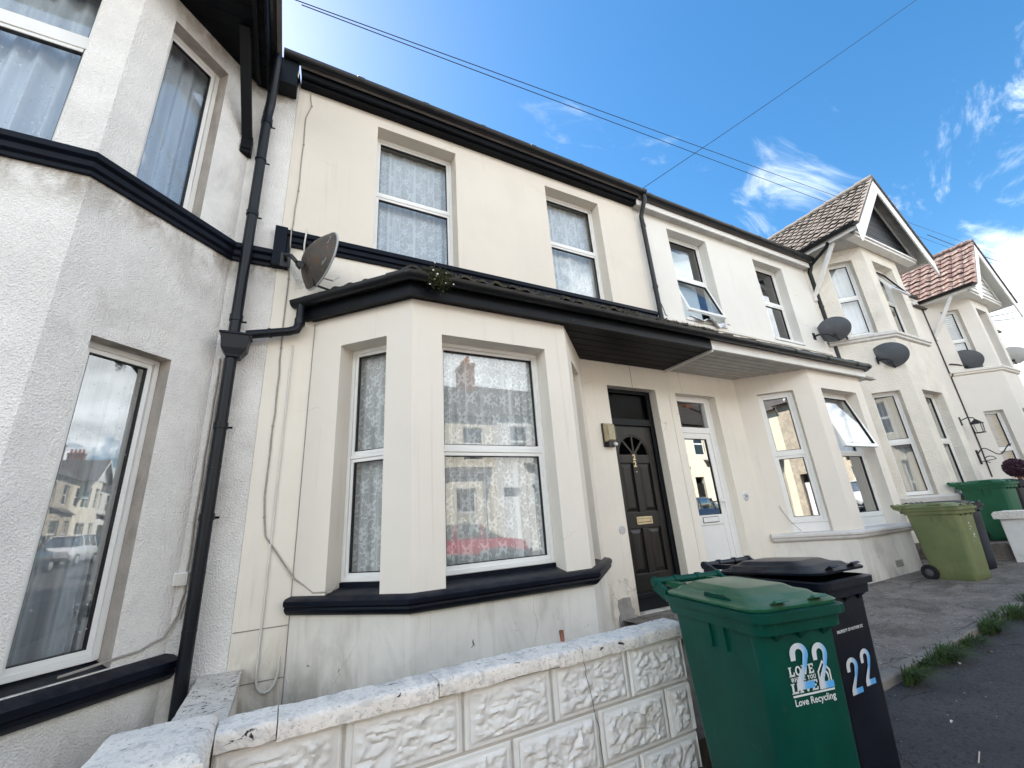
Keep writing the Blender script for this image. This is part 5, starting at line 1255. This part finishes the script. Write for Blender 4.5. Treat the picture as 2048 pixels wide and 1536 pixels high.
cable('black cable trailing from the downpipe foot over the white string course', [(5.0, -.08, 4.45), (5.12, -.02, 4.30), (5.35, -.07, 4.12), (5.62, -.45, 3.82), (5.70, -.80, 3.60)], .007, 'cable_black')
cable('thin wire drooping on the white bay pier', [(6.58, -.16, 1.28), (6.60, -.18, 1.18), (6.66, -.24, 1.02), (6.72, -.30, .91)], .004, 'cable_grey')
def hook():
    m = MB(); m.tube([(.105, -.012, .42), (.105, -.016, .30), (.12, -.03, .265), (.145, -.03, .285), (.14, -.025, .33), (.15, -.02, .36)], .006, 6); tag(m.build('wall_hook', 'cable_white', None, smooth=True), 'small white wire hook at the left foot of the bay plinth', 'hook')
hook()
def wire(label, a, b, sag, r=.011):
    a, b = Vector(a), Vector(b); n = 40
    m = MB(); m.tube([a.lerp(b, i/n) - Vector((0, 0, 4*sag*(i/n)*(1-i/n))) for i in range(n+1)], r, 5)
    tag(m.build('overhead_wire', 'cable_black', None, smooth=True), label, 'wire', 'overhead wires')
wire('upper of the two overhead wires crossing the sky from top left to the gables', (-.36, -1.0, 6.23), (30, -.24, 11.35), .02, .005)
wire('lower of the two overhead wires crossing the sky from top left to the gables', (-.30, -1.0, 6.20), (30, -.10, 10.85), .06, .005)
wire('single overhead wire rising from the black eaves to the top right', (4.83, -.16, 6.50), (9.6, -3.28, 10.02), .03, .005)
wire('overhead wire passing behind the red-roofed gable towards the right edge', (22, .55, 11.2), (40, 1.15, 14.3), .1, .014)
wire('highest of the thin wires beside the red-roofed gable', (21, -.40, 7.75), (40, 1.57, 12.9), .05, .014)
wire('middle of the thin wires beside the red-roofed gable', (21, -.22, 6.95), (40, 1.88, 11.9), .05, .014)
wire('lowest of the thin wires beside the red-roofed gable', (21, -.18, 6.80), (40, 2.01, 11.45), .05, .014)

# ================================================================== curtains and blinds
def curtains():
    W = F((0, 0), (1, 0)); G22 = 'lace curtains of the cream house'
    B22, L22 = F((.863, -.773), (1, 0)), F((.09, 0), (1, -1)); R22 = F((2.537, -.773), (1, 1))
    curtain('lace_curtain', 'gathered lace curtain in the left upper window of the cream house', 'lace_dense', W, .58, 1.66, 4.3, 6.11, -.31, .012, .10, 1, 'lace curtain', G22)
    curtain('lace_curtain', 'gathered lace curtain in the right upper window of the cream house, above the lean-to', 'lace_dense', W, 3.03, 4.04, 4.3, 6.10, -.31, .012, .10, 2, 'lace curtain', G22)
    curtain('lace_curtain', 'flowered lace curtain in the wide front window of the cream bay', 'lace', B22, .22, 1.42, .95, 3.06, -.28, .022, .085, 3, 'lace curtain', G22)
    curtain('lace_curtain', 'flowered lace curtain in the narrow left window of the cream bay', 'lace', L22, .34, .95, .95, 3.06, -.28, .02, .085, 4, 'lace curtain', G22)
    curtain('lace_curtain', 'lace curtain in the hidden right-hand window of the cream bay', 'lace', R22, .22, .72, .95, 2.99, -.30, .014, .085, 5, 'lace curtain', G22)
    A, B, C = F((-3.86, 0), (1, -1)), F((-3.08, -.775), (1, 0)), F((-1.455, -.775), (1, 1)); G20 = 'voile curtains of the grey house'
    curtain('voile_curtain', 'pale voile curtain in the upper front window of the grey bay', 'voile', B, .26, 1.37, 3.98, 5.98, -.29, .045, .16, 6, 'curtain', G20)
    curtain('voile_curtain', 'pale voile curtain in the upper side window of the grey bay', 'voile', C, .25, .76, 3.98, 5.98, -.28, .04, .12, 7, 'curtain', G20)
    curtain('voile_curtain', 'thin voile curtain in the tall lower side window of the grey bay', 'voile_thin', C, .24, .64, .66, 2.82, -.29, .035, .13, 8, 'curtain', G20)
    curtain('heavy_curtain', 'grey curtain drawn aside at the right edge of the tall lower grey bay window', 'voile_grey', C, .60, .84, .66, 2.82, -.34, .03, .06, 9, 'curtain', G20)
    curtain('voile_curtain', 'voile curtain in the lower front window of the grey bay', 'voile_thin', B, .26, 1.37, .66, 2.82, -.27, .02, .15, 10, 'curtain', G20)
    def blind(label, fr, a0, a1, z0, z1, d, mat):
        m = MB(); n = 10
        for i in range(n):
            s0, s1 = a0+(a1-a0)*i/n, a0+(a1-a0)*(i+1)/n; b = len(m.v)
            dz = lambda s_: .012*math.sin(s_*23)+.018*math.sin(s_*9)
            m.v += [tuple(fr.p(s0, z0, d)), tuple(fr.p(s1, z0, d)), tuple(fr.p(s1, z1+dz(s1), d)), tuple(fr.p(s0, z1+dz(s0), d))]; m.f.append((b, b+1, b+2, b+3)); m.uv.append(None)
        return tag(m.build('window_sheet', mat, None, fix=False), label, 'window sheet')
    blind('pale blue sheet hung in the upper left window of the white house', W, 5.62, 6.46, 4.42, 5.95, -.29, 'blind_blue')
    blind('pale sheet covering the left half of the upper right window of the white house', W, 8.06, 8.62, 4.38, 5.82, -.29, 'blind_blue')
    t = MB(); pts = [(5.80, 4.33), (5.90, 4.42), (6.05, 4.40), (6.25, 4.36), (6.42, 4.40), (6.50, 4.34), (6.46, 4.22), (6.30, 4.33), (6.05, 4.36), (5.90, 4.32)]
    n = 14; vs = []
    for j in range(4):
        for i in range(n+1):
            x = 5.78+.78*i/n; vs.append((x, .10-.075*j-.02*math.sin(i*1.1), 4.385+.045*math.sin(i*.9+j)+.03*math.sin(i*.45)-(.035*j if j > 1 else 0)))
    t.add(vs, [(j*(n+1)+i, j*(n+1)+i+1, (j+1)*(n+1)+i+1, (j+1)*(n+1)+i) for j in range(3) for i in range(n)])
    tag(t.build('towel', 'cloth_white', None, smooth=True, fix=False), 'crumpled white cloth stuffed under the tilted upper sash of the white house', 'cloth')
    P = F((7.205, -.765), (1, 0)); 
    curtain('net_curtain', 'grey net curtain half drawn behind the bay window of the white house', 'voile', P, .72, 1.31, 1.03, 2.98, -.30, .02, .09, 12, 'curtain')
    for bx, dl, fw, sa, sb, nm, zz in ((10.0, .82, 1.585, (.437, .918), (.32, 1.27), 'cream gabled house', (4.57, 6.42, 1.3, 3.40)),):
        Af, Bf = F((bx, 0), (1, -1)), F((bx+dl, -dl), (1, 0))
        curtain('net_curtain', 'net curtain in the upper left window of the '+nm, 'voile_grey', Af, sa[0], sa[1]+.05, zz[0], zz[1], -.27, .015, .12, 13, 'curtain')
        curtain('net_curtain', 'net curtain behind the tilted upper casement of the '+nm, 'voile_grey', Bf, sb[0], sb[1], zz[0], zz[1], -.31, .015, .12, 14, 'curtain')
        curtain('net_curtain', 'net curtain in the lower left window of the '+nm, 'voile_thin', Af, sa[0], sa[1]+.05, zz[2], zz[3], -.27, .015, .12, 15, 'curtain')
        curtain('net_curtain', 'net curtain in the lower front window of the '+nm, 'voile_grey', Bf, sb[0], sb[1], zz[2], zz[3], -.31, .015, .12, 16, 'curtain')
    Af = F((16.05, 0), (1, -1)); Bf = F((16.85, -.80), (1, 0))
    for lab, fr, a0, a1, z0, z1, mat, d in (('pale venetian blind in the upper window of the red-roofed house', Af, .40, .86, 4.5, 6.2, 'slat_pale', -.24), ('brownish venetian blind in the lower window of the red-roofed house', Af, .40, .86, 1.3, 3.25, 'slat_brown', -.24)):
        c = fr.p((a0+a1)/2, z1, d); t = thing('venetian_blind', lab, 'venetian blind', tuple(c)); WL[t] = c
        h = MB(); fr.box(h, a0, a1, z1-.02, z1+.02, d-.02, d+.02); h.build('head_rail', mat, t)
        n = int((z1-z0)/.062); s0 = None
        for k in range(n):
            z = z1-.06-.062*k
            if s0 is None:
                m = MB(); w = Vector((0, 0, .021)) + fr.n*.016; m.obox(fr.p((a0+a1)/2, z, d), fr.u*((a1-a0)/2), w, w.cross(fr.u).normalized()*.0015); s0 = m.build('slat', mat, t)
                z0_ = WL[s0].copy()
            else: dup(s0, t, z0_ - Vector((0, 0, .062*k)))
curtains()

# ================================================================== plants and litter
def tuft(label, x, y, n, hgt, spread, seed, name='weed_clump', lean=(0, 0), mat='grass', group='weeds along the kerb'):
    rng = random.Random(seed); m = MB(); z = .085+.030*(x-4)-.03
    for i in range(n):
        a = rng.uniform(0, 6.283); r = rng.uniform(0, spread*.45)
        b = Vector((x+r*math.cos(a)*1.6, y+r*math.sin(a)*.7, z)); L = hgt*rng.uniform(.45, 1.15); out = Vector((math.cos(a)+lean[0]+rng.uniform(-.4, .4), math.sin(a)+lean[1]+rng.uniform(-.4, .4), 0))
        w = rng.uniform(.002, .0045); side = Vector((-out.y, out.x, 0)).normalized()*w; bend = rng.uniform(.25, .95)
        P = [b, b+out*L*.22*bend+Vector((0, 0, L*.5)), b+out*L*.75*bend+Vector((0, 0, L*(.92-.3*bend))), b+out*L*1.15*bend+Vector((0, 0, L*(1.0-.65*bend)))]
        m.add([P[0]-side, P[0]+side, P[1]-side*.9, P[1]+side*.9, P[2]-side*.6, P[2]+side*.6, P[3]], [(0, 1, 3, 2), (2, 3, 5, 4), (4, 5, 6)])
    for i in range(n//(9 if mat == 'grass' else 3)):                                            # broader leaves low down
        a = rng.uniform(0, 6.283); r = rng.uniform(.0, spread*.6); c = Vector((x+r*math.cos(a)*1.6, y+r*math.sin(a)*.7, z+rng.uniform(.01, hgt*.5)))
        u = Vector((math.cos(a), math.sin(a), rng.uniform(-.1, .5)))*rng.uniform(.014, .03); v = Vector((-math.sin(a), math.cos(a), rng.uniform(-.3, .3)))*rng.uniform(.007, .014)
        m.add([c-u, c-v, c+u*1.1, c+v], [(0, 1, 2, 3)])
    return tag(m.build(name, mat, None, fix=False), label, 'weeds', group)
def weeds():
    L = [('bright grass tuft by the black bin at the foot of the kerb', 4.00, -2.36, 230, .115, .15, (.5, -.9), 'grass'), ('dark leafy clump beside the first broken kerb stone', 4.36, -2.31, 150, .08, .16, (.2, -.5), 'weed_dark'),
         ('long grass leaning over the asphalt past the first kerb stone', 4.60, -2.35, 300, .12, .24, (.7, -.8), 'grass'), ('low straggling weeds beside the brown curled leaf', 5.12, -2.33, 170, .075, .30, (.3, -.6), 'weed_dark'),
         ('rounded bright green tuft in the middle of the row of weeds', 5.62, -2.33, 330, .125, .17, (.5, -.5), 'grass'), ('thin sprigs standing between the two greenest tufts', 5.95, -2.29, 60, .13, .14, (.1, -.2), 'weed_dark'),
         ('wide leafy clump beyond the middle tuft', 6.30, -2.33, 320, .115, .30, (.5, -.5), 'grass'), ('darker weeds in front of the olive bin', 6.95, -2.30, 260, .12, .28, (.3, -.3), 'weed_dark'),
         ('last grassy clump at the right edge of the picture', 7.60, -2.31, 300, .14, .30, (.3, -.3), 'grass')]
    for i, (l, x, y, n, h, s, ln, mt) in enumerate(L): tuft(l, x, y, n, h, s, 20+i, lean=ln, mat=mt)
    # moss and a small flowering plant rooted in the corner of the bay gutter
    t = thing('gutter_plant', 'mossy little plant with white flowers growing over the bay gutter corner', 'plant', (1.05, -.93, 3.48)); rng = random.Random(4)
    m = MB()
    for i in range(2000):
        c = Vector((1.04+rng.gauss(0, .075), -.935+rng.gauss(0, .03), 3.53+rng.gauss(0, .02)))
        if rng.random() < .4: c = Vector((1.05+rng.gauss(0, .055), -1.0+rng.gauss(0, .022), 3.45+rng.gauss(0, .055)))
        u = Vector((rng.gauss(0, 1), rng.gauss(0, 1), rng.gauss(0, 1))).normalized()*rng.uniform(.006, .013); v = u.orthogonal().normalized()*u.length*.6
        m.add([c-u, c-v, c+u, c+v], [(0, 1, 2, 3)])
    m.build('moss', 'moss', t, fix=False)
    for i in range(9):
        f = MB(); c = Vector((1.05+rng.gauss(0, .06), -1.01+rng.uniform(-.03, .02), 3.47+rng.gauss(0, .05))); r = rng.uniform(.006, .011)
        f.lathe(c, (rng.uniform(-.4, .4), -1, rng.uniform(-.5, .3)), [(0, 0), (r, .003), (r*.6, .006), (0, .004)], 6); f.build('flower', 'petal', t, fix=False)
    # moss along the tile edge behind the gutter
    mo = MB()
    for i in range(1500):
        if i % 4 == 0:
            s_ = rng.uniform(0, 1); c = Vector((-.02+.85*s_, -.0-.85*s_-.02, 3.545+rng.uniform(0, .03)))
        else: c = Vector((rng.uniform(.9, 4.8), -.95+rng.uniform(-.02, .05), 3.545+rng.uniform(-.01, .03)))
        k = mnoise.noise(c*5)
        if k < -.05: continue
        u = Vector((rng.gauss(0, 1), rng.gauss(0, 1), rng.gauss(0, .6))).normalized()*rng.uniform(.008, .02); v = u.orthogonal().normalized()*u.length*.7
        mo.add([c-u, c-v, c+u, c+v, c+Vector((0, 0, .012))], [(0, 1, 4), (1, 2, 4), (2, 3, 4), (3, 0, 4)])
    o = mo.build('roof_moss', 'slate', None, fix=False); tag(o, 'dark moss and debris along the lean-to eaves', 'moss', kind='stuff')
    # clipped ball shrub in front of the far window
    rng = random.Random(6); s = thing('ball_shrub', 'round purplish clipped shrub behind the dark green bin', 'shrub', (12.25, -1.35, .47)); m = MB()
    for i in range(2200):
        d = Vector((rng.gauss(0, 1), rng.gauss(0, 1), rng.gauss(0, 1))).normalized()*.17*rng.uniform(.75, 1.03); c = Vector((12.25, -1.35, 1.66))+d
        u = Vector((rng.gauss(0, 1), rng.gauss(0, 1), rng.gauss(0, 1))).normalized()*.022; v = u.orthogonal().normalized()*.013
        m.add([c-u, c-v, c+u, c+v], [(0, 1, 2, 3)])
    m.build('crown', 'shrub_purple', s, fix=False); m = MB(); m.tube([(12.25, -1.35, .47), (12.25, -1.35, 1.7)], .03, 8); m.build('trunk', 'clay', s)
    # fallen leaves, twigs, litter on the asphalt
    def leaf(label, x, y, sz, mat, rz, k=1.8):
        m = MB(); z = zg(x)+.006; c, s_ = math.cos(rz), math.sin(rz); P = [(-1, 0, 0), (-.4, -.45, .25), (.3, -.5, .2), (1, 0, .1), (.35, .45, .45), (-.4, .4, .3), (0, 0, .05)]
        m.add([(x+(c*a*k-s_*b)*sz, y+(s_*a*k+c*b)*sz, z+h*sz) for a, b, h in P], [(i, (i+1) % 6, 6) for i in range(6)]); tag(m.build('fallen_leaf', mat, None, fix=False), label, 'leaf', 'fallen leaves on the pavement')
    leaf('pale dry leaf lying alone on the asphalt by the right edge', 4.25, -3.08, .021, 'pale_leaf', .5, 1.3); leaf('brown curled leaf among the kerb weeds', 5.05, -2.47, .020, 'dead_leaf', 1.2, 1.2)
    leaf('small faint leaf on the asphalt below the weeds', 3.55, -2.70, .014, 'pale_leaf', .2); leaf('faint leaf fragment further down the asphalt', 3.45, -3.07, .015, 'dead_leaf', .1); leaf('white scrap near the second weed clump', 4.62, -2.42, .022, 'cable_white', .3, 1.0)
    for lab, pts in (('thin curved pale twig on the asphalt', [(2.98, -3.22, 0), (3.02, -3.16, 0), (3.10, -3.14, 0), (3.17, -3.15, 0)]), ('short straight pale stalk on the asphalt', [(3.16, -2.92, 0), (3.28, -2.89, 0)])):
        m = MB(); m.tube([(x, y, zg(x)+.005) for x, y, _ in pts], .003, 5); tag(m.build('twig', 'pale_leaf', None), lab, 'twig')
    rng = random.Random(12); g = MB()
    for i in range(300):
        if i % 2: x, y = rng.uniform(3.5, 9.5), rng.uniform(-2.25, -.7); z = .11+.03*(x-4); t = min(1, max(0, (y+2.2)/2)); z = z+(.19-z)*t
        else: x, y = rng.uniform(2.4, 9), rng.uniform(-3.8, -2.33); z = zg(x)
        r = rng.uniform(.002, .008); c = Vector((x, y, z+.002)); 
        g.add([c+Vector((rng.uniform(-r, r), rng.uniform(-r, r), rng.uniform(0, r*.6))) for _ in range(4)], [(0, 1, 2), (0, 2, 3), (1, 2, 3), (0, 1, 3)])
    tag(g.build('grit', 'sill_white', None, fix=False), 'scattered grit and crumbs of render', 'grit', kind='stuff')
weeds()

# ================================================================== across the street (seen in the window panes)
OPP = [a+' house across the street, '+b for a, b in (('cream gabled', 'far left, before the white one'), ('first white', 'facing the grey roughcast house'), ('plain cream', 'facing the left edge of the cream house'), ('stone gabled', 'facing the cream bay'), ('plain cream', 'facing the black front door'), ('second white', 'facing the white bay'), ('cream gabled', 'facing the roughcast gable'), ('plain stone', 'facing the red-tiled gable'), ('second stone', 'beyond the red-tiled gable'), ('cream gabled', 'second beyond the red-tiled gable'), ('white', 'third beyond the red-tiled gable'), ('plain cream', 'fourth beyond the red-tiled gable'), ('gabled', 'fifth beyond the red-tiled gable'), ('plain cream', 'sixth beyond the red-tiled gable'), ('last', 'at the far right end of the row'))]
def opposite(x, wall, gable, k):
    yo = -14.6; H = thing('terraced_house', OPP[k], 'house', (x+2.4, yo, zg(x)), 0, 'houses across the street')
    z = zg(x+2.4); W = F((x+4.8, yo), (-1, 0)); mb = MB()
    ops = [(.6, 1.6, z+4.0, z+5.5), (3.0, 4.0, z+4.0, z+5.5), (3.7, 4.5, z+.2, z+2.6)]
    panel(mb, W, 0, 4.8, z-.3, z+6.0, .25, ops, back=True); reveals(mb, W, .25, ops); mb.build('wall', wall, H)
    r = MB(); r.box(x+.1, x+4.7, yo-4, yo-3.8, z, z+6); r.box(x+.05, x+.1, yo-4, yo-.3, z, z+6); r.box(x+4.7, x+4.75, yo-4, yo-.3, z, z+6); r.build('room', 'room', H)
    for o in ops[:2]: window(H, W, o[0], o[1], o[2], o[3], .12, .06, (o[2]+.72, o[2]+.80))
    d = MB(); W.box(d, 3.71, 4.49, z+.2, z+2.2, -.2, -.14); d.build('door', 'upvc' if k % 2 else 'door_black', H)
    B0 = F((x+4.8-.35, yo), (-1, 1)); 
    b = MB(); pts = [(x+4.45, yo), (x+3.75, yo+.7), (x+2.25, yo+.7), (x+1.55, yo)]; hz = z+(6.2 if gable else 3.2)
    for (p, q) in zip(pts, pts[1:]):
        u = (q[0]-p[0], q[1]-p[1]); fr = F(p, u); L = math.hypot(*u); o = [(.2*L, .8*L, z+.9, z+2.7)] + ([(.2*L, .8*L, z+3.9, z+5.6)] if gable else [])
        panel(b, fr, 0, L, z-.3, hz, .2, o, back=False); reveals(b, fr, .2, o)
        for w in o: window(H, fr, w[0], w[1], w[2], w[3], .1, .06, (w[2]+.8, w[2]+.87))
    b.build('bay_wall', wall, H)
    rf = MB()
    rf.poly([(x, yo+.25, z+6.0), (x+4.8, yo+.25, z+6.0), (x+4.8, yo-3.5, z+8.6), (x, yo-3.5, z+8.6)], .06, (0, 1, 1)); rf.poly([(x, yo-7.25, z+6.0), (x+4.8, yo-7.25, z+6.0), (x+4.8, yo-3.5, z+8.6), (x, yo-3.5, z+8.6)], .06, (0, -1, 1)); rf.build('roof', 'roof_dark', H)
    if gable:
        c = x+3.0; g = MB(); g.poly([(c-1.6, yo+.75, z+6.2), (c+1.6, yo+.75, z+6.2), (c, yo+.75, z+7.9)], .05, (0, 1, 0)); g.build('gable_board', 'white_wood', H)
        for s in (-1, 1):
            q = MB(); q.poly([(c, yo+1.1, z+8.1), (c+s*1.9, yo+1.1, z+6.1), (c+s*1.9, yo-3, z+6.1), (c, yo-3, z+8.1)], .06, (s*.7, 0, .7)); q.build('roof_slope', 'roof_dark', H)
            q = MB(); q.poly([(c, yo+1.12, z+8.1), (c+s*1.9, yo+1.12, z+6.1), (c+s*1.9, yo+1.12, z+5.85), (c, yo+1.12, z+7.85)], .04, (0, 1, 0)); q.build('barge_board', 'white_wood', H)
    else:
        q = MB(); q.poly([(x+4.6, yo, z+3.7), (x+1.4, yo, z+3.7), (x+2.1, yo+.85, z+3.2), (x+3.9, yo+.85, z+3.2)], .06, (0, .5, .8)); q.build('bay_roof', 'roof_dark', H)
    ch = MB(); ch.box(x-.35, x+.35, yo-4.1, yo-2.9, z+7.6, z+9.8); ch.box(x-.4, x+.4, yo-4.15, yo-2.85, z+9.6, z+9.75); cho = ch.build('chimney', 'brick_red', H)
    pt = MB()
    for j in range(4): pt.lathe((x, yo-3.95+.3*j, z+9.8), (0, 0, 1), [(.10, 0), (.11, .02), (.085, .40), (.06, .40)], 10)
    pt.build('chimney_pot', 'terracotta', cho)
    return H
for k in range(15):
    opposite(-15.6+4.8*k, ('opp_cream', 'opp_white', 'opp_cream', 'opp_stone')[k % 4], k % 3 == 0, k)
def car(label, x, y, paint, tall=0, flip=False):
    t = thing('parked_car', label, 'car', (x, y, zg(x)-.12), 0, 'cars parked across the street'); z0 = zg(x)-.12
    st = [(-2.05, .55, .78, .70), (-1.95, .35, .92, .80), (-1.5, .28, .98, .84), (-.9, .25, 1.0, .86), (.3, .25, 1.0, .86), (1.2, .26, .98, .86), (1.75, .30, .90, .82), (2.0, .45, .75, .72)]
    def ring_(px, lo, hi, hw): return [(x+px*(-1 if flip else 1), y+s*hw*k, z0+zz) for s, k, zz in ((-1, .9, lo), (-1, 1, lo+.12), (-1, 1, hi-.2), (-1, .92, hi), (1, .92, hi), (1, 1, hi-.2), (1, 1, lo+.12), (1, .9, lo))]
    def sk(secs, nm, mat):
        m = MB(); n = 8; vs = []
        for s in secs: vs += s
        m.add(vs, [(k*n+i, k*n+(i+1) % n, (k+1)*n+(i+1) % n, (k+1)*n+i) for k in range(len(secs)-1) for i in range(n)] + [tuple(range(n)), tuple(reversed(range((len(secs)-1)*n, len(secs)*n)))]); return m.build(nm, mat, t, smooth=True)
    sk([ring_(*s) for s in st], 'body', paint)
    T = 1.45+tall
    sk([ring_(-1.75, .88, .99, .74), ring_(-1.35, .88, T-.1, .68), ring_(-.9, .9, T-.02, .66), ring_(.1, .9, T, .66), ring_(.5, .9, T-.08, .68), ring_(1.15, .88, .98, .74)], 'glasshouse', 'glass_strong')
    rf = MB(); rf.add([(x+a*(-1 if flip else 1), y+b, z0+c) for a, c in ((-1.3, T-.06), (-.8, T+.01), (.1, T+.02), (.5, T-.05)) for b in (-.62, .62)], [(0, 2, 3, 1), (2, 4, 5, 3), (4, 6, 7, 5)]); rf.build('car_roof', paint, t)
    pl = MB()
    for px in (-1.4, -.35, .55):
        for s in (-1, 1): pl.tube([(x+px*(-1 if flip else 1), y+s*.80, z0+.95), (x+px*.85*(-1 if flip else 1), y+s*.66, z0+T-.05)], .035, 6)
    pl.build('door_pillar', paint, t)
    for px in (-1.3, 1.3):
        for s in (-1, 1):
            w = MB(); w.lathe((x+px, y+s*.70, z0+.31), (0, s, 0), [(.0, .04), (.18, .06), (.2, .16), (.29, .18), (.31, .14), (.31, 0), (0, 0)], 24); wo = w.build('wheel', 'tyre', t, smooth=True)
            h = MB(); h.lathe((x+px, y+s*.70, z0+.31), (0, s, 0), [(0, .19), (.06, .19), (.19, .175), (.2, .165)], 16); h.build('hubcap', 'steel', wo)
    for px, m_ in ((-2.02, 'car_red'), (1.93, 'plate_white')):
        for s in (-1, 1): q = MB(); q.obox(Vector((x+px*(-1 if flip else 1), y+s*.58, z0+.70)), Vector((.05, 0, 0)), Vector((0, .13, 0)), Vector((0, 0, .07))); q.build('lamp', m_, t, bevel=.02)
car('red hatchback parked across the street, reflected in the cream bay window', 4.6, -9.6, 'car_red')
car('dark blue estate with pale roof parked across the street, reflected in the grey house window', -.6, -9.6, 'car_blue', .15)
car('white hatchback parked across the street, reflected in the white bay window', 11.0, -9.6, 'car_white', 0, True)
car('dark car parked further up across the street', 16.5, -9.6, 'car_blue', .05)
car('dark tall car parked across the street beyond the red-tiled gable', 22.5, -9.6, 'car_blue', .25)
car('white car parked across the street beyond the tall dark one', 28, -9.6, 'car_white', .1, True)
car('last dark car in the row across the street', 33, -9.6, 'car_blue', .1)
